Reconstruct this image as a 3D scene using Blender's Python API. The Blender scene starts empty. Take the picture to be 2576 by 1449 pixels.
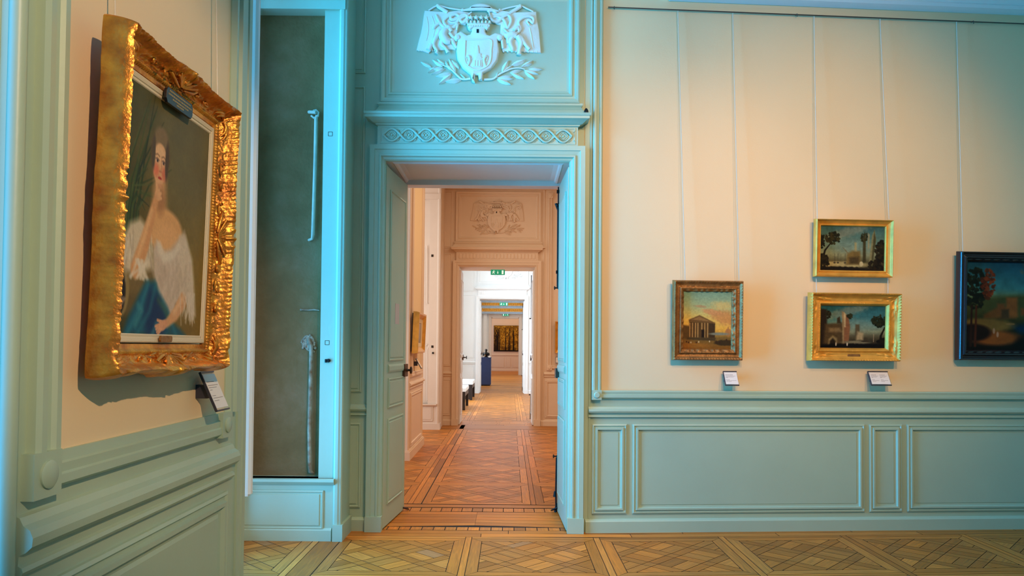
import bpy, bmesh, math, random
import numpy as np
from mathutils import Vector, Matrix
random.seed(7); rng = np.random.RandomState(11)
S = bpy.context.scene
COL = S.collection
# ------------------------------------------------------------------ camera
F = 1900.0; EYE = 1.38; TH = math.radians(1.4); RO = 0.0083
CX = 1283.0; CY = 872.0 - F*math.tan(TH)
RM = (Matrix.Rotation(math.pi/2+TH, 3, 'X') @ Matrix.Rotation(RO, 3, 'Z'))
cam = bpy.data.cameras.new('camera'); co = bpy.data.objects.new('camera', cam); COL.objects.link(co)
cam.sensor_width = 36; cam.lens = 36*F/2576; cam.shift_x = (1288-CX)/2576; cam.shift_y = (CY-724.5)/2576
cam.clip_end = 200
co.matrix_world = Matrix.Translation((0, 0, EYE)) @ RM.to_4x4()
S.camera = co
E = Vector((0, 0, EYE))
def ray(px, py): return RM @ Vector(((px-CX)/F, -(py-CY)/F, -1))

class Pl:
    """a plane in the place: u along, v up, h out of it"""
    def __init__(s, O, U, N): s.O = Vector(O); s.U = Vector(U).normalized(); s.V = Vector((0, 0, 1)); s.N = Vector(N).normalized()
    def __call__(s, u, v, h=0.0): return s.O + s.U*u + s.V*v + s.N*h
    def px(s, x, y, h=0.0):
        d = ray(x, y); o = s.O + s.N*h
        t = (o-E).dot(s.N)/d.dot(s.N); p = E+d*t-s.O
        return p.dot(s.U), p.dot(s.V)

# ------------------------------------------------------------------ mesh builder
WL = {}
class MB:
    def __init__(s): s.v = []; s.f = []; s.m = []; s.uv = None; s.col = None
    def add(s, vs, fs, m=0):
        b = len(s.v); s.v += [Vector(p) for p in vs]; s.f += [tuple(i+b for i in f) for f in fs]; s.m += [m]*len(fs); return s
    def box(s, x0, x1, y0, y1, z0, z1, m=0):
        return s.add([(x, y, z) for z in (z0, z1) for y in (y0, y1) for x in (x0, x1)],
              [(0,2,3,1),(4,5,7,6),(0,1,5,4),(2,6,7,3),(0,4,6,2),(1,3,7,5)], m)
    def pbox(s, pl, u0, u1, v0, v1, h0, h1, m=0):
        return s.add([pl(u, v, h) for v in (v0, v1) for h in (h0, h1) for u in (u0, u1)],
              [(0,2,3,1),(4,5,7,6),(0,1,5,4),(2,6,7,3),(0,4,6,2),(1,3,7,5)], m)
    def rings(s, R, close=True, cap0=False, cap1=False, m=0):
        n = len(R[0]); fs = []
        for i in range(len(R)-1):
            for k in range(n if close else n-1):
                k2 = (k+1) % n
                fs.append((i*n+k, i*n+k2, (i+1)*n+k2, (i+1)*n+k))
        if cap0: fs.append(tuple(range(n)))
        if cap1: fs.append(tuple((len(R)-1)*n+k for k in range(n)))
        return s.add([p for r in R for p in r], fs, m)
    def pframe(s, pl, u0, u1, v0, v1, prof, fill=False, m=0):
        R = [[pl(u0+i, v0+i, h), pl(u1-i, v0+i, h), pl(u1-i, v1-i, h), pl(u0+i, v1-i, h)] for i, h in prof]
        return s.rings(R, True, False, fill, m)
    def strip(s, pl, ax, a0, a1, prof, caps=True, m=0):
        if ax == 'u': R = [[pl(a, t, h) for t, h in prof] for a in (a0, a1)]
        else: R = [[pl(t, a, h) for t, h in prof] for a in (a0, a1)]
        return s.rings(R, False, caps, caps, m)
    def loft(s, pl, u0, u1, prof, hb=0.0, m=0):
        """stacked U-shaped rings with mitred returns: prof = (v, h, ext)"""
        R = [[pl(u0-e, v, hb), pl(u0-e, v, h), pl(u1+e, v, h), pl(u1+e, v, hb)] for v, h, e in prof]
        return s.rings(R, False, True, True, m)
    def tube(s, pts, rad, seg=8, flat=None, caps=True, m=0):
        pts = [Vector(p) for p in pts]; n = len(pts)
        if not hasattr(rad, '__len__'): rad = [rad]*n
        R = []; up = None
        for i, p in enumerate(pts):
            d = (pts[min(i+1, n-1)]-pts[max(i-1, 0)]).normalized()
            if up is None:
                up = Vector((0, 0, 1)) if abs(d.z) < .9 else Vector((1, 0, 0))
            if flat is not None: up = flat[0]
            a = d.cross(up)
            if a.length < 1e-6: a = d.orthogonal()
            a.normalize(); b = a.cross(d).normalized()
            k = flat[1] if flat is not None else 1.0
            if flat is None: up = b
            R.append([p + a*math.cos(2*math.pi*j/seg)*rad[i] + b*math.sin(2*math.pi*j/seg)*rad[i]*k for j in range(seg)])
        return s.rings(R, True, caps, caps, m)
    def lathe(s, o, d, prof, seg=16, m=0):
        o = Vector(o); d = Vector(d).normalized(); a = d.orthogonal().normalized(); b = d.cross(a)
        R = [[o+d*t+(a*math.cos(2*math.pi*j/seg)+b*math.sin(2*math.pi*j/seg))*r for j in range(seg)] for t, r in prof]
        return s.rings(R, True, True, True, m)
    def pillow(s, pl, poly, h0, h1, bev, m=0, ccw=None):
        """outline with depth and softened front edge"""
        P = [Vector((a, b)) for a, b in poly]; n = len(P)
        A = sum(P[i].x*P[(i+1) % n].y-P[(i+1) % n].x*P[i].y for i in range(n))
        if A < 0: P.reverse()
        off = []
        for i in range(n):
            e1 = (P[i]-P[i-1]); e2 = (P[(i+1) % n]-P[i])
            n1 = Vector((-e1.y, e1.x)).normalized() if e1.length > 1e-9 else Vector((0, 0)); n2 = Vector((-e2.y, e2.x)).normalized() if e2.length > 1e-9 else n1
            k = (n1+n2); L = k.length
            off.append(k/L*min(1.5, 1/max(L/2, .45)) if L > 1e-6 else n1)
        def ring(i, h): return [pl(*(P[j]+off[j]*i), h) for j in range(n)]
        return s.rings([ring(0, h0), ring(0, h1-bev), ring(bev*.35, h1-bev*.3), ring(bev, h1)], True, False, True, m)
    def xf(s, M, i0=0):
        for i in range(i0, len(s.v)): s.v[i] = M @ s.v[i]
        return s
    def build(s, name, mat, parent=None, smooth=None, label=None):
        me = bpy.data.meshes.new(name)
        if parent is not None: base = WL[parent.name]
        else:
            xs = [v.x for v in s.v]; ys = [v.y for v in s.v]; zs = [v.z for v in s.v]
            base = Vector(((min(xs)+max(xs))/2, (min(ys)+max(ys))/2, min(zs)))
        me.from_pydata([tuple(v-base) for v in s.v], [], s.f)
        mats = mat if isinstance(mat, (list, tuple)) else [mat]
        for mt in mats: me.materials.append(mt)
        if len(mats) > 1: me.polygons.foreach_set('material_index', s.m)
        if s.uv is not None:
            ul = me.uv_layers.new(name='UVMap')
            ul.data.foreach_set('uv', [c for f in s.uv for p in f for c in p])
        if s.col is not None:
            ca = me.color_attributes.new('tint', 'FLOAT_COLOR', 'CORNER')
            ca.data.foreach_set('color', [c for f, k in zip(s.f, s.col) for _ in f for c in (*k, 1.0)])
        if s.uv is None and s.col is None:
            bm = bmesh.new(); bm.from_mesh(me); bmesh.ops.recalc_face_normals(bm, faces=bm.faces); bm.to_mesh(me); bm.free()
        if smooth is not None:
            me.polygons.foreach_set('use_smooth', [True]*len(me.polygons))
            me.set_sharp_from_angle(angle=math.radians(smooth))
        o = bpy.data.objects.new(name, me); COL.objects.link(o)
        if parent is not None: o.parent = parent
        else: o.location = base
        WL[o.name] = base
        if label: o['label'] = label
        return o
def tag(o, label, cat, group=None):
    o['label'] = label; o['category'] = cat
    if group: o['group'] = group
    return o
def thing(name, label, cat, loc, group=None):
    o = bpy.data.objects.new(name, None); COL.objects.link(o); o.location = loc; o.empty_display_size = .1
    WL[o.name] = Vector(loc); return tag(o, label, cat, group)
def struct(o): o['kind'] = 'structure'; return o
def sempty(name, loc):
    o = bpy.data.objects.new(name, None); COL.objects.link(o); o.location = loc; o.empty_display_size = .1
    WL[o.name] = Vector(loc); return struct(o)

# ------------------------------------------------------------------ materials
def lin(c):
    c = np.array(c, float)/255.0
    return tuple(np.where(c <= .04045, c/12.92, ((c+.055)/1.055)**2.4))
def mat(name, col, rough=.5, metal=0.0, noise=0.0, nscale=8.0, bump=0.0, bscale=60.0, col2=None, coat=0.0, spec=.5, stretch=None):
    m = bpy.data.materials.new(name); m.use_nodes = True; nt = m.node_tree; b = nt.nodes['Principled BSDF']
    b.inputs['Base Color'].default_value = (*col, 1); b.inputs['Roughness'].default_value = rough
    b.inputs['Metallic'].default_value = metal; b.inputs['Coat Weight'].default_value = coat; b.inputs['Specular IOR Level'].default_value = spec
    tc = nt.nodes.new('ShaderNodeTexCoord'); mp = nt.nodes.new('ShaderNodeMapping'); nt.links.new(tc.outputs['Object'], mp.inputs[0])
    if stretch: mp.inputs['Scale'].default_value = stretch
    if noise or col2:
        n = nt.nodes.new('ShaderNodeTexNoise'); n.inputs['Scale'].default_value = nscale; n.inputs['Detail'].default_value = 6
        nt.links.new(mp.outputs[0], n.inputs['Vector'])
        r = nt.nodes.new('ShaderNodeValToRGB'); r.color_ramp.elements[0].position = .3; r.color_ramp.elements[1].position = .7
        c2 = col2 or tuple(c*(1-noise) for c in col)
        r.color_ramp.elements[0].color = (*c2, 1); r.color_ramp.elements[1].color = (*col, 1)
        nt.links.new(n.outputs['Fac'], r.inputs[0]); nt.links.new(r.outputs[0], b.inputs['Base Color'])
    if bump:
        n = nt.nodes.new('ShaderNodeTexNoise'); n.inputs['Scale'].default_value = bscale; n.inputs['Detail'].default_value = 4
        nt.links.new(mp.outputs[0], n.inputs['Vector'])
        k = nt.nodes.new('ShaderNodeBump'); k.inputs['Strength'].default_value = bump; k.inputs['Distance'].default_value = .01
        nt.links.new(n.outputs['Fac'], k.inputs['Height']); nt.links.new(k.outputs[0], b.inputs['Normal'])
    return m
M = {}
M['green'] = mat('paint_grey_green', (.42, .53, .37), .42, noise=.05, nscale=3, bump=.06, bscale=45)
M['cream'] = mat('wall_cream', (.87, .65, .37), .8, noise=.03, nscale=2, bump=.05, bscale=90)
M['peach'] = mat('paint_peach', (.80, .60, .42), .55, noise=.03, nscale=3, bump=.05, bscale=60)
M['white'] = mat('paint_white', (.86, .86, .84), .5, noise=.02, nscale=3, bump=.03)
M['relief'] = mat('plaster_relief', (.84, .82, .70), .6, bump=.15, bscale=70)
M['jamb'] = mat('paint_beige_white', (.74, .62, .52), .5, noise=.03)
M['iron'] = mat('black_iron', (.015, .013, .012), .4, .6, bump=.2)
M['bronze'] = mat('brown_lock_metal', (.10, .035, .012), .4, .4, noise=.4, nscale=20)
M['gold'] = mat('gilt_wood', (.90, .40, .05), .34, .62, noise=.5, nscale=16, bump=.3, bscale=70, col2=(.45, .13, .018))
M['gold2'] = mat('gilt_smooth', (.88, .45, .07), .46, .42, noise=.3, nscale=14, bump=.08)
M['gold3'] = mat('gilt_aged_brown', (.42, .19, .05), .45, .45, noise=.5, nscale=25, bump=.3, bscale=90)
M['liner'] = mat('linen_liner', (.74, .60, .38), .7, bump=.2, bscale=200)
M['blackwood'] = mat('ebonised_wood', (.012, .008, .01), .25, coat=.3, bump=.05)
M['wire'] = mat('clear_nylon', (.62, .56, .44), .35)
M['steel'] = mat('rail_steel', (.12, .10, .08), .4, .7)
M['paper'] = mat('label_paper', (.86, .76, .66), .8)
M['ink'] = mat('label_ink', (.22, .17, .14), .8)
M['plaque'] = mat('black_plaque', (.01, .01, .014), .3)
M['goldtext'] = mat('gold_lettering', (.42, .30, .12), .5, .3)
M['darkwood'] = mat('bench_dark_wood', (.02, .012, .01), .35, noise=.2)
M['cushion'] = mat('cushion_fabric', (.80, .80, .78), .85, bump=.2)
M['blue'] = mat('plinth_blue', (.035, .06, .17), .5, noise=.1)
M['bronze2'] = mat('dark_bronze', (.03, .022, .016), .3, .5, bump=.2)
M['pipe'] = mat('painted_pipe', (.52, .55, .40), .5, noise=.25, nscale=12, bump=.15)
M['rust'] = mat('rusty_pipe', (.40, .36, .25), .7, nscale=18, col2=(.20, .08, .02), bump=.4)
M['rubble'] = mat('broken_plaster', (.55, .45, .30), .95, noise=.6, nscale=60, bump=1.0, bscale=120)
M['switch'] = mat('switch_plate', (.62, .47, .40), .5)
M['ceil'] = mat('ceiling_white', (.75, .78, .72), .8)
M['beam'] = mat('painted_beam_blue', (.42, .55, .70), .5, noise=.2)
M['dark'] = mat('dark_gap', (.01, .01, .01), .9)
M['bracket'] = mat('label_bracket', (.03, .03, .045), .4)
def glassmat():
    m = bpy.data.materials.new('clear_acrylic'); m.use_nodes = True; b = m.node_tree.nodes['Principled BSDF']
    b.inputs['Base Color'].default_value = (.9, .92, .95, 1); b.inputs['Roughness'].default_value = .05; b.inputs['Transmission Weight'].default_value = .9; b.inputs['IOR'].default_value = 1.2
    return m
M['glass'] = glassmat()
def plastermat():
    m = bpy.data.materials.new('bare_cement_render'); m.use_nodes = True; nt = m.node_tree; b = nt.nodes['Principled BSDF']
    tc = nt.nodes.new('ShaderNodeTexCoord')
    n1 = nt.nodes.new('ShaderNodeTexNoise'); n1.inputs['Scale'].default_value = 2.6; n1.inputs['Detail'].default_value = 9; n1.inputs['Roughness'].default_value = .62; n1.inputs['Distortion'].default_value = .15
    r = nt.nodes.new('ShaderNodeValToRGB'); e = r.color_ramp.elements
    e[0].position = .28; e[0].color = (.13, .075, .016, 1); e[1].position = .72; e[1].color = (.26, .16, .07, 1)
    k = e.new(.5); k.color = (.19, .115, .035, 1)
    n2 = nt.nodes.new('ShaderNodeTexNoise'); n2.inputs['Scale'].default_value = 45; n2.inputs['Detail'].default_value = 6
    bu = nt.nodes.new('ShaderNodeBump'); bu.inputs['Strength'].default_value = .5; bu.inputs['Distance'].default_value = .01
    nt.links.new(tc.outputs['Object'], n1.inputs['Vector']); nt.links.new(tc.outputs['Object'], n2.inputs['Vector'])
    nt.links.new(n1.outputs['Fac'], r.inputs[0]); nt.links.new(r.outputs[0], b.inputs['Base Color'])
    nt.links.new(n2.outputs['Fac'], bu.inputs['Height']); nt.links.new(bu.outputs[0], b.inputs['Normal'])
    b.inputs['Roughness'].default_value = .85
    return m
M['cement'] = plastermat()
def canvasmat():
    m = bpy.data.materials.new('oil_paint_on_canvas'); m.use_nodes = True; nt = m.node_tree; b = nt.nodes['Principled BSDF']
    a = nt.nodes.new('ShaderNodeVertexColor'); a.layer_name = 'paint'; nt.links.new(a.outputs['Color'], b.inputs['Base Color'])
    b.inputs['Roughness'].default_value = .5; b.inputs['Specular IOR Level'].default_value = .15
    tc = nt.nodes.new('ShaderNodeTexCoord'); n = nt.nodes.new('ShaderNodeTexNoise'); n.inputs['Scale'].default_value = 350
    nt.links.new(tc.outputs['Object'], n.inputs['Vector'])
    bu = nt.nodes.new('ShaderNodeBump'); bu.inputs['Strength'].default_value = .12; bu.inputs['Distance'].default_value = .002
    nt.links.new(n.outputs['Fac'], bu.inputs['Height']); nt.links.new(bu.outputs[0], b.inputs['Normal'])
    return m
M['canvas'] = canvasmat()
def woodmat():
    m = bpy.data.materials.new('oak_parquet'); m.use_nodes = True; nt = m.node_tree; b = nt.nodes['Principled BSDF']
    a = nt.nodes.new('ShaderNodeVertexColor'); a.layer_name = 'tint'
    uv = nt.nodes.new('ShaderNodeUVMap'); uv.uv_map = 'UVMap'
    mp = nt.nodes.new('ShaderNodeMapping'); mp.inputs['Scale'].default_value = (2.2, 38, 1)
    n = nt.nodes.new('ShaderNodeTexNoise'); n.inputs['Scale'].default_value = 1.6; n.inputs['Detail'].default_value = 7; n.inputs['Distortion'].default_value = 1.3
    r = nt.nodes.new('ShaderNodeMapRange'); r.inputs['From Min'].default_value = .3; r.inputs['From Max'].default_value = .7; r.inputs['To Min'].default_value = .66; r.inputs['To Max'].default_value = 1.12
    mx = nt.nodes.new('ShaderNodeVectorMath'); mx.operation = 'SCALE'
    nt.links.new(uv.outputs[0], mp.inputs[0]); nt.links.new(mp.outputs[0], n.inputs['Vector']); nt.links.new(n.outputs['Fac'], r.inputs['Value'])
    nt.links.new(a.outputs['Color'], mx.inputs[0]); nt.links.new(r.outputs[0], mx.inputs['Scale']); nt.links.new(mx.outputs[0], b.inputs['Base Color'])
    r2 = nt.nodes.new('ShaderNodeMapRange'); r2.inputs['To Min'].default_value = .34; r2.inputs['To Max'].default_value = .52
    nt.links.new(n.outputs['Fac'], r2.inputs['Value']); nt.links.new(r2.outputs[0], b.inputs['Roughness'])
    bu = nt.nodes.new('ShaderNodeBump'); bu.inputs['Strength'].default_value = .12; bu.inputs['Distance'].default_value = .003
    nt.links.new(n.outputs['Fac'], bu.inputs['Height']); nt.links.new(bu.outputs[0], b.inputs['Normal'])
    b.inputs['Specular IOR Level'].default_value = .22
    return m
M['oak'] = woodmat()
def emis(name, col, st):
    m = bpy.data.materials.new(name); m.use_nodes = True; b = m.node_tree.nodes['Principled BSDF']
    b.inputs['Base Color'].default_value = (*col, 1); b.inputs['Emission Color'].default_value = (*col, 1); b.inputs['Emission Strength'].default_value = st; return m
M['exitgreen'] = emis('lit_sign_green', (.0, .20, .10), .9)
M['exitwhite'] = emis('lit_sign_white', (.75, .9, .8), .7)

# ------------------------------------------------------------------ planes of the place
Y1 = 5.675; XL = -1.29; XR = .57; YAW = math.radians(4.0)
FW = Pl((0, Y1, 0), (1, 0, 0), (0, -1, 0))                      # doorway wall of the near room
ru = Vector((math.cos(YAW), math.sin(YAW), 0)); rn = Vector((math.sin(YAW), -math.cos(YAW), 0))
RW = Pl(Vector((XR, Y1, 0))-ru*XR, ru, rn)                      # right hand stretch, slightly askew
LW = Pl((XL, 0, 0), (0, 1, 0), (1, 0, 0))                       # pier with the portrait
CH = Pl((0, 5.36, 0), (1, 0, 0), (0, -1, 0))                    # cheek of the window bay
UC = -.254                                                      # axis of the enfilade
# ------------------------------------------------------------------ profiles shared by all rooms
PAN = [(0, 0), (0, .010), (.010, .014), (.016, .006), (.024, .006), (.028, .018), (.040, .018), (.046, .004), (.062, .002), (.066, .006)]
PANS = [(0, 0), (0, .008), (.010, .012), (.016, .004), (.026, .004), (.030, .010)]
def fluted(w, h): return [(0, 0), (0, h*.75), (w*.12, h), (w*.3, h), (w*.36, h*.55), (w*.5, h*.5), (w*.62, h*.55), (w*.68, h*.9), (w*.85, h*.9), (w, h*.3), (w, 0)]
def corner_block(pl, u, v, s, par, m, name='corner_block'):
    b = MB(); b.pbox(pl, u-s, u+s, v-s, v+s, 0, .036)
    c = pl(u, v, .036); b.lathe(c, pl.N, [(0, s*.62), (.006, s*.62), (.010, s*.52), (.010, 0.001)], 24)
    return b.build(name, m, par, 40)
def dado(pl, u0, u1, m, par, z_cap=.905, mit0=0, mit1=0):
    b = MB()
    p = [(z_cap+.035, 0), (z_cap+.030, .012), (z_cap+.016, .020), (z_cap+.010, .034), (z_cap, .036), (z_cap-.012, .030), (z_cap-.018, .012), (z_cap-.030, .010),
         (z_cap-.034, .018), (z_cap-.044, .020), (z_cap-.050, .006), (z_cap-.052, 0)]
    b.strip(pl, 'u', u0, u1, p); return b.build('dado_rail', m, par)
def chair_strip(pl, u0, u1, v, m, par):
    b = MB(); b.strip(pl, 'u', u0, u1, [(v, 0), (v, .020), (v-.008, .026), (v-.028, .022), (v-.032, .030), (v-.052, .030), (v-.060, .018), (v-.066, 0)]); return b.build('field_border', m, par)
def base(pl, u0, u1, m, name, h=.10, d=.028):
    b = MB(); b.strip(pl, 'u', u0, u1, [(0, 0), (0, d), (h-.018, d), (h-.010, d*.8), (h, d*.3), (h, 0)])
    return struct(b.build(name, m))
def wain(pl, u0, u1, v0, v1, m, par, prof=PAN, name='wainscot_panel'):
    b = MB(); b.pframe(pl, u0, u1, v0, v1, prof, True); return b.build(name, m, par)

# ------------------------------------------------------------------ relief (coat of arms) in drawing units, 1 unit = .488 mm
K = .000488
def relief(pl, uc, vc, m, label, sc=1.0):
    T = thing('coat_of_arms', label, 'relief', pl(uc, vc-.32, 0))
    def q(x, y): return (uc+(x-1110)*K*sc, vc-(y-700)*K*sc)
    def W(x, y, h): return pl(*q(x, y), h)
    def line(b, pts, r, h, seg=8, fl=.8):
        P = []
        n = len(pts)
        for i in range(n-1):
            p0, p1, p2, p3 = pts[max(i-1, 0)], pts[i], pts[i+1], pts[min(i+2, n-1)]
            for t in np.linspace(0, 1, 6)[:-1]:
                a = [.5*((2*p1[k])+(-p0[k]+p2[k])*t+(2*p0[k]-5*p1[k]+4*p2[k]-p3[k])*t*t+(-p0[k]+3*p1[k]-3*p2[k]+p3[k])*t**3) for k in (0, 1)]
                P.append(a)
        P.append(pts[-1])
        if hasattr(r, '__len__'): rr = list(np.interp(np.linspace(0, 1, len(P)), np.linspace(0, 1, len(r)), r))
        else: rr = [r]*len(P)
        b.tube([W(x, y, h) for x, y in P], [max(a, .5)*K*sc for a in rr], seg, (pl.N, fl))
    # mantle
    b = MB()
    L = [(270,165),(450,178),(620,182),(800,160),(1000,195),(965,300),(900,380),(800,375),(770,520),(790,640),(755,775),(640,770),(500,785),(400,760),(340,830),(250,800),(150,787),(180,650),(215,520),(240,380),(255,250)]
    R = [(1260,195),(1450,150),(1640,180),(1830,175),(2000,165),(2010,280),(2045,450),(2060,600),(2080,810),(1900,800),(1700,790),(1480,790),(1440,600),(1450,380),(1380,360),(1320,280)]
    b.pillow(pl, [q(*p) for p in L], 0, .016, .004)
    for k in range(9): x = 190+k*34; line(b, [(x, 770), (x+4, 800)], 12, .012)
    for p in [[(300,260),(330,450),(300,640)], [(380,250),(430,420),(400,600)]]: line(b, p, 9, .016)
    b.build('mantle', m, T, 45)
    b = MB(); b.pillow(pl, [q(*p) for p in R], 0, .016, .004)
    for k in range(9): x = 1500+k*64; line(b, [(x, 775), (x+4, 806)], 14, .012)
    for p in [[(1900,420),(1930,560),(1960,740)], [(1760,480),(1850,640),(1800,700)]]: line(b, p, 9, .016)
    b.build('mantle', m, T, 45)
    for cl, cs, cc in (([(330,162),(470,85),(640,120),(860,152)], [(470,90),(560,150),(625,190)], [(470,85),(860,150)]), ([(1430,150),(1600,100),(1750,75),(1860,120),(1955,162)], [(1760,85),(1680,140),(1600,190)], [(1750,78),(1435,150)])):
        b = MB(); line(b, cl, 13, .012); line(b, cs, 30, .014)
        for c in cc: b.lathe(W(*c, .006), pl.N, [(0, 26*K*sc), (.012, 24*K*sc), (.018, 10*K*sc)], 12)
        b.build('cord', m, T, 45)
    # hat
    b = MB(); b.pillow(pl, [q(1140+190*math.cos(a), 150-105*math.sin(a)) for a in np.linspace(0, math.pi, 18)], 0, .030, .018)
    line(b, [(850,168),(980,150),(1140,142),(1290,150),(1420,175)], [10, 24, 26, 24, 10], .026); b.build('hat', m, T, 50)
    # ribbons
    rb = [[(1000,190),(930,240),(860,270),(820,310),(860,350),(920,310),(930,250),(870,235),(760,300),(690,310),(680,260),(750,225),(810,270),(780,340),(700,360),(640,330)],
          [(660,250),(570,330),(620,420),(720,430),(780,380),(770,480)],
          [(1270,190),(1290,260),(1340,330),(1420,330),(1480,270),(1560,230),(1610,290),(1600,370),(1560,430),(1530,360),(1490,300),(1400,260),(1340,270)],
          [(1240,180),(1320,160),(1390,200)],
          [(1900,395),(1860,330),(1900,310),(1950,350),(1960,290),(1900,250),(1800,270),(1730,350),(1760,450),(1690,520),(1580,520),(1490,440)],
          [(440,230),(480,310),(520,380),(600,450),(660,520)], [(400,460),(450,400),(520,350)]]
    for grp in (rb[:2]+rb[5:], rb[2:5]):
        b = MB()
        for r in grp: line(b, r, [10]+[24]*5+[10], .024, 8, .7)
        b.build('ribbon', m, T, 45)
    # supporters
    def creature(parts, nm):
        b = MB()
        for p, r in parts: line(b, p, r, .026, 10, .8)
        b.build(nm, m, T, 60)
    creature([([(600,460),(560,560),(610,640),(680,660)], [50, 72, 66, 40]), ([(600,470),(650,440),(690,500)], [38, 46, 26]), ([(480,540),(430,640),(420,720),(470,800),(460,840)], [30, 36, 26, 20, 30]),
              ([(560,620),(540,700),(600,760),(640,830)], [46, 34, 20, 30]), ([(500,480),(470,560)], [40, 30]), ([(660,520),(720,590),(780,640)], [28, 22, 26]), ([(690,620),(740,700),(770,760)], [40, 26, 20]), ([(380,700),(340,790)], [34, 40])], 'supporter')
    creature([([(1500,540),(1560,560),(1640,540),(1700,560)], [30, 52, 60, 48]), ([(1640,560),(1600,660),(1640,760),(1630,790)], [44, 34, 24, 26]), ([(1720,560),(1770,660),(1750,760),(1740,850)], [52, 44, 26, 38]),
              ([(1740,570),(1800,640),(1860,720),(1900,770)], [44, 40, 26, 30]), ([(1500,520),(1480,620),(1490,760)], [26, 22, 20]), ([(1560,560),(1570,680)], [34, 20]), ([(1660,470),(1720,430),(1740,480)], [30, 34, 20])], 'supporter')
    # shield
    b = MB()
    sh = [(765,590),(770,535),(835,500),(930,560),(985,545),(1003,500),(1005,400),(1215,400),(1215,500),(1235,545),(1280,562),(1365,520),(1440,530),(1470,590),(1405,625),(1432,800),(1405,950),(1310,1080),(1185,1150),(1175,1250),(1120,1250),(1112,1175),(1062,1175),(1050,1235),(1060,1290),(1015,1270),(990,1160),(865,1060),(785,930),(768,800),(792,640)]
    b.pillow(pl, [q(*p) for p in sh], 0, .040, .012)
    line(b, [(910,640),(1110,634),(1305,640),(1310,800),(1300,960),(1240,1050),(1100,1110),(960,1050),(905,960),(905,800),(910,640)], 12, .041)
    for c in ((780,600),(1440,600)): b.lathe(W(*c, .02), pl.N, [(0, 44*K*sc), (.026, 40*K*sc), (.030, 20*K*sc)], 14)
    b.build('shield', m, T, 45)
    b = MB()
    b.pillow(pl, [q(*p) for p in [(1030,1060),(1035,900),(1050,900),(1050,850),(1075,850),(1085,760),(1100,720),(1115,760),(1125,850),(1150,850),(1150,900),(1165,900),(1170,1060)]], .038, .046, .003)
    for x in (960, 1220):
        s_ = 1 if x < 1100 else -1
        line(b, [(x-30*s_, 900), (x, 900), (x+20*s_, 960), (x-10*s_, 1050)], [14, 26, 24, 12], .042); line(b, [(x+10*s_, 920), (x+60*s_, 940)], 9, .042); line(b, [(x-20*s_, 980), (x-40*s_, 900)], 7, .042)
    for x in (1060, 1100, 1140): line(b, [(x, 960), (x, 1050)], 6, .047)
    b.build('castle_charge', m, T, 45)
    # crown
    b = MB(); b.pillow(pl, [q(*p) for p in [(930,380),(1290,375),(1275,460),(1240,480),(1180,440),(1040,440),(980,480),(945,450)]], .0, .050, .012)
    for i in range(7):
        x = 935+i*58; line(b, [(x, 385), (x, 345)], [24, 16], .046); 
    for i in range(4):
        x = 990+i*80
        pts = [q(x+(46 if k % 2 == 0 else 20)*math.cos(math.pi/2+k*math.pi/5), 290-(46 if k % 2 == 0 else 20)*math.sin(math.pi/2+k*math.pi/5)) for k in range(10)]
        b.pillow(pl, pts, .02, .044, .004)
    for i in range(10): b.lathe(W(950+i*36, 425, .046), pl.N, [(0, 14*K*sc), (.006, 10*K*sc)], 8)
    b.build('crown', m, T, 45)
    b = MB(); b.pbox(pl, *sorted((q(1080, 0)[0], q(1118, 0)[0])), *sorted((q(0, 530)[1], q(0, 470)[1])), .036, .0405); b.build('tower_window', M['dark'], T)
    # laurel branches
    for side in (0, 1):
        b = MB()
        if side == 0:
            line(b, [(990,1225),(870,1235),(800,1190),(730,1120),(640,1050),(540,1010),(430,970)], [18, 16, 14, 13, 11, 9, 6], .014)
            lv = [((380,1045),(215,965),26),((560,1040),(395,930),26),((590,1010),(470,920),24),((700,1090),(590,980),22),((760,1130),(650,910),34),((810,1060),(690,930),26),((560,1060),(340,1070),26),((590,1070),(380,1160),24),((690,1140),(450,1190),34),((690,1160),(500,1310),36),((850,1240),(600,1270),38),((920,1235),(830,1150),14),((470,1030),(330,1130),20),((640,1040),(600,950),18)]
        else:
            line(b, [(1200,1235),(1340,1225),(1440,1150),(1540,1100),(1640,1060),(1740,1050),(1830,1070)], [18, 16, 14, 13, 11, 9, 7], .014)
            lv = [((1480,1120),(1570,930),34),((1500,1110),(1640,1010),26),((1620,1010),(1850,915),36),((1780,1030),(1960,930),28),((1820,1010),(1950,980),20),((1890,1060),(2105,1070),28),((1820,1080),(2045,1145),28),((1830,1100),(1985,1220),26),((1600,1120),(1790,1080),28),((1620,1130),(1820,1220),30),((1400,1200),(1660,1220),34),((1400,1220),(1620,1310),34),((1440,1190),(1640,1175),22),((1390,1210),(1415,1120),14)]
        for (x0, y0), (x1, y1), w in lv:
            d = Vector((x1-x0, y1-y0)); L_ = d.length; d /= L_; nn = Vector((-d.y, d.x)); w = w*1.15
            o_ = [(x0+d.x*L_*t+nn.x*w*k, y0+d.y*L_*t+nn.y*w*k) for t, k in [(0, .12), (.2, .75), (.45, 1), (.7, .75), (.9, .3), (1, 0), (.9, -.3), (.7, -.75), (.45, -1), (.2, -.75), (0, -.12)]]
            rr = [pl(*q(x, y), .004) for x, y in o_]; c0 = [W(x0+d.x*L_*t, y0+d.y*L_*t, .022 if 0 < t < 1 else .01) for t in (0, .2, .45, .7, .9, 1)]
            vs = rr+c0; N0 = 11
            fs = [(0, 1, N0+1, N0), (1, 2, N0+2, N0+1), (2, 3, N0+3, N0+2), (3, 4, N0+4, N0+3), (4, 5, N0+5, N0+4), (10, N0, N0+1, 9), (9, N0+1, N0+2, 8), (8, N0+2, N0+3, 7), (7, N0+3, N0+4, 6), (6, N0+4, N0+5, 5)]
            b.add(vs, fs)
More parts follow.
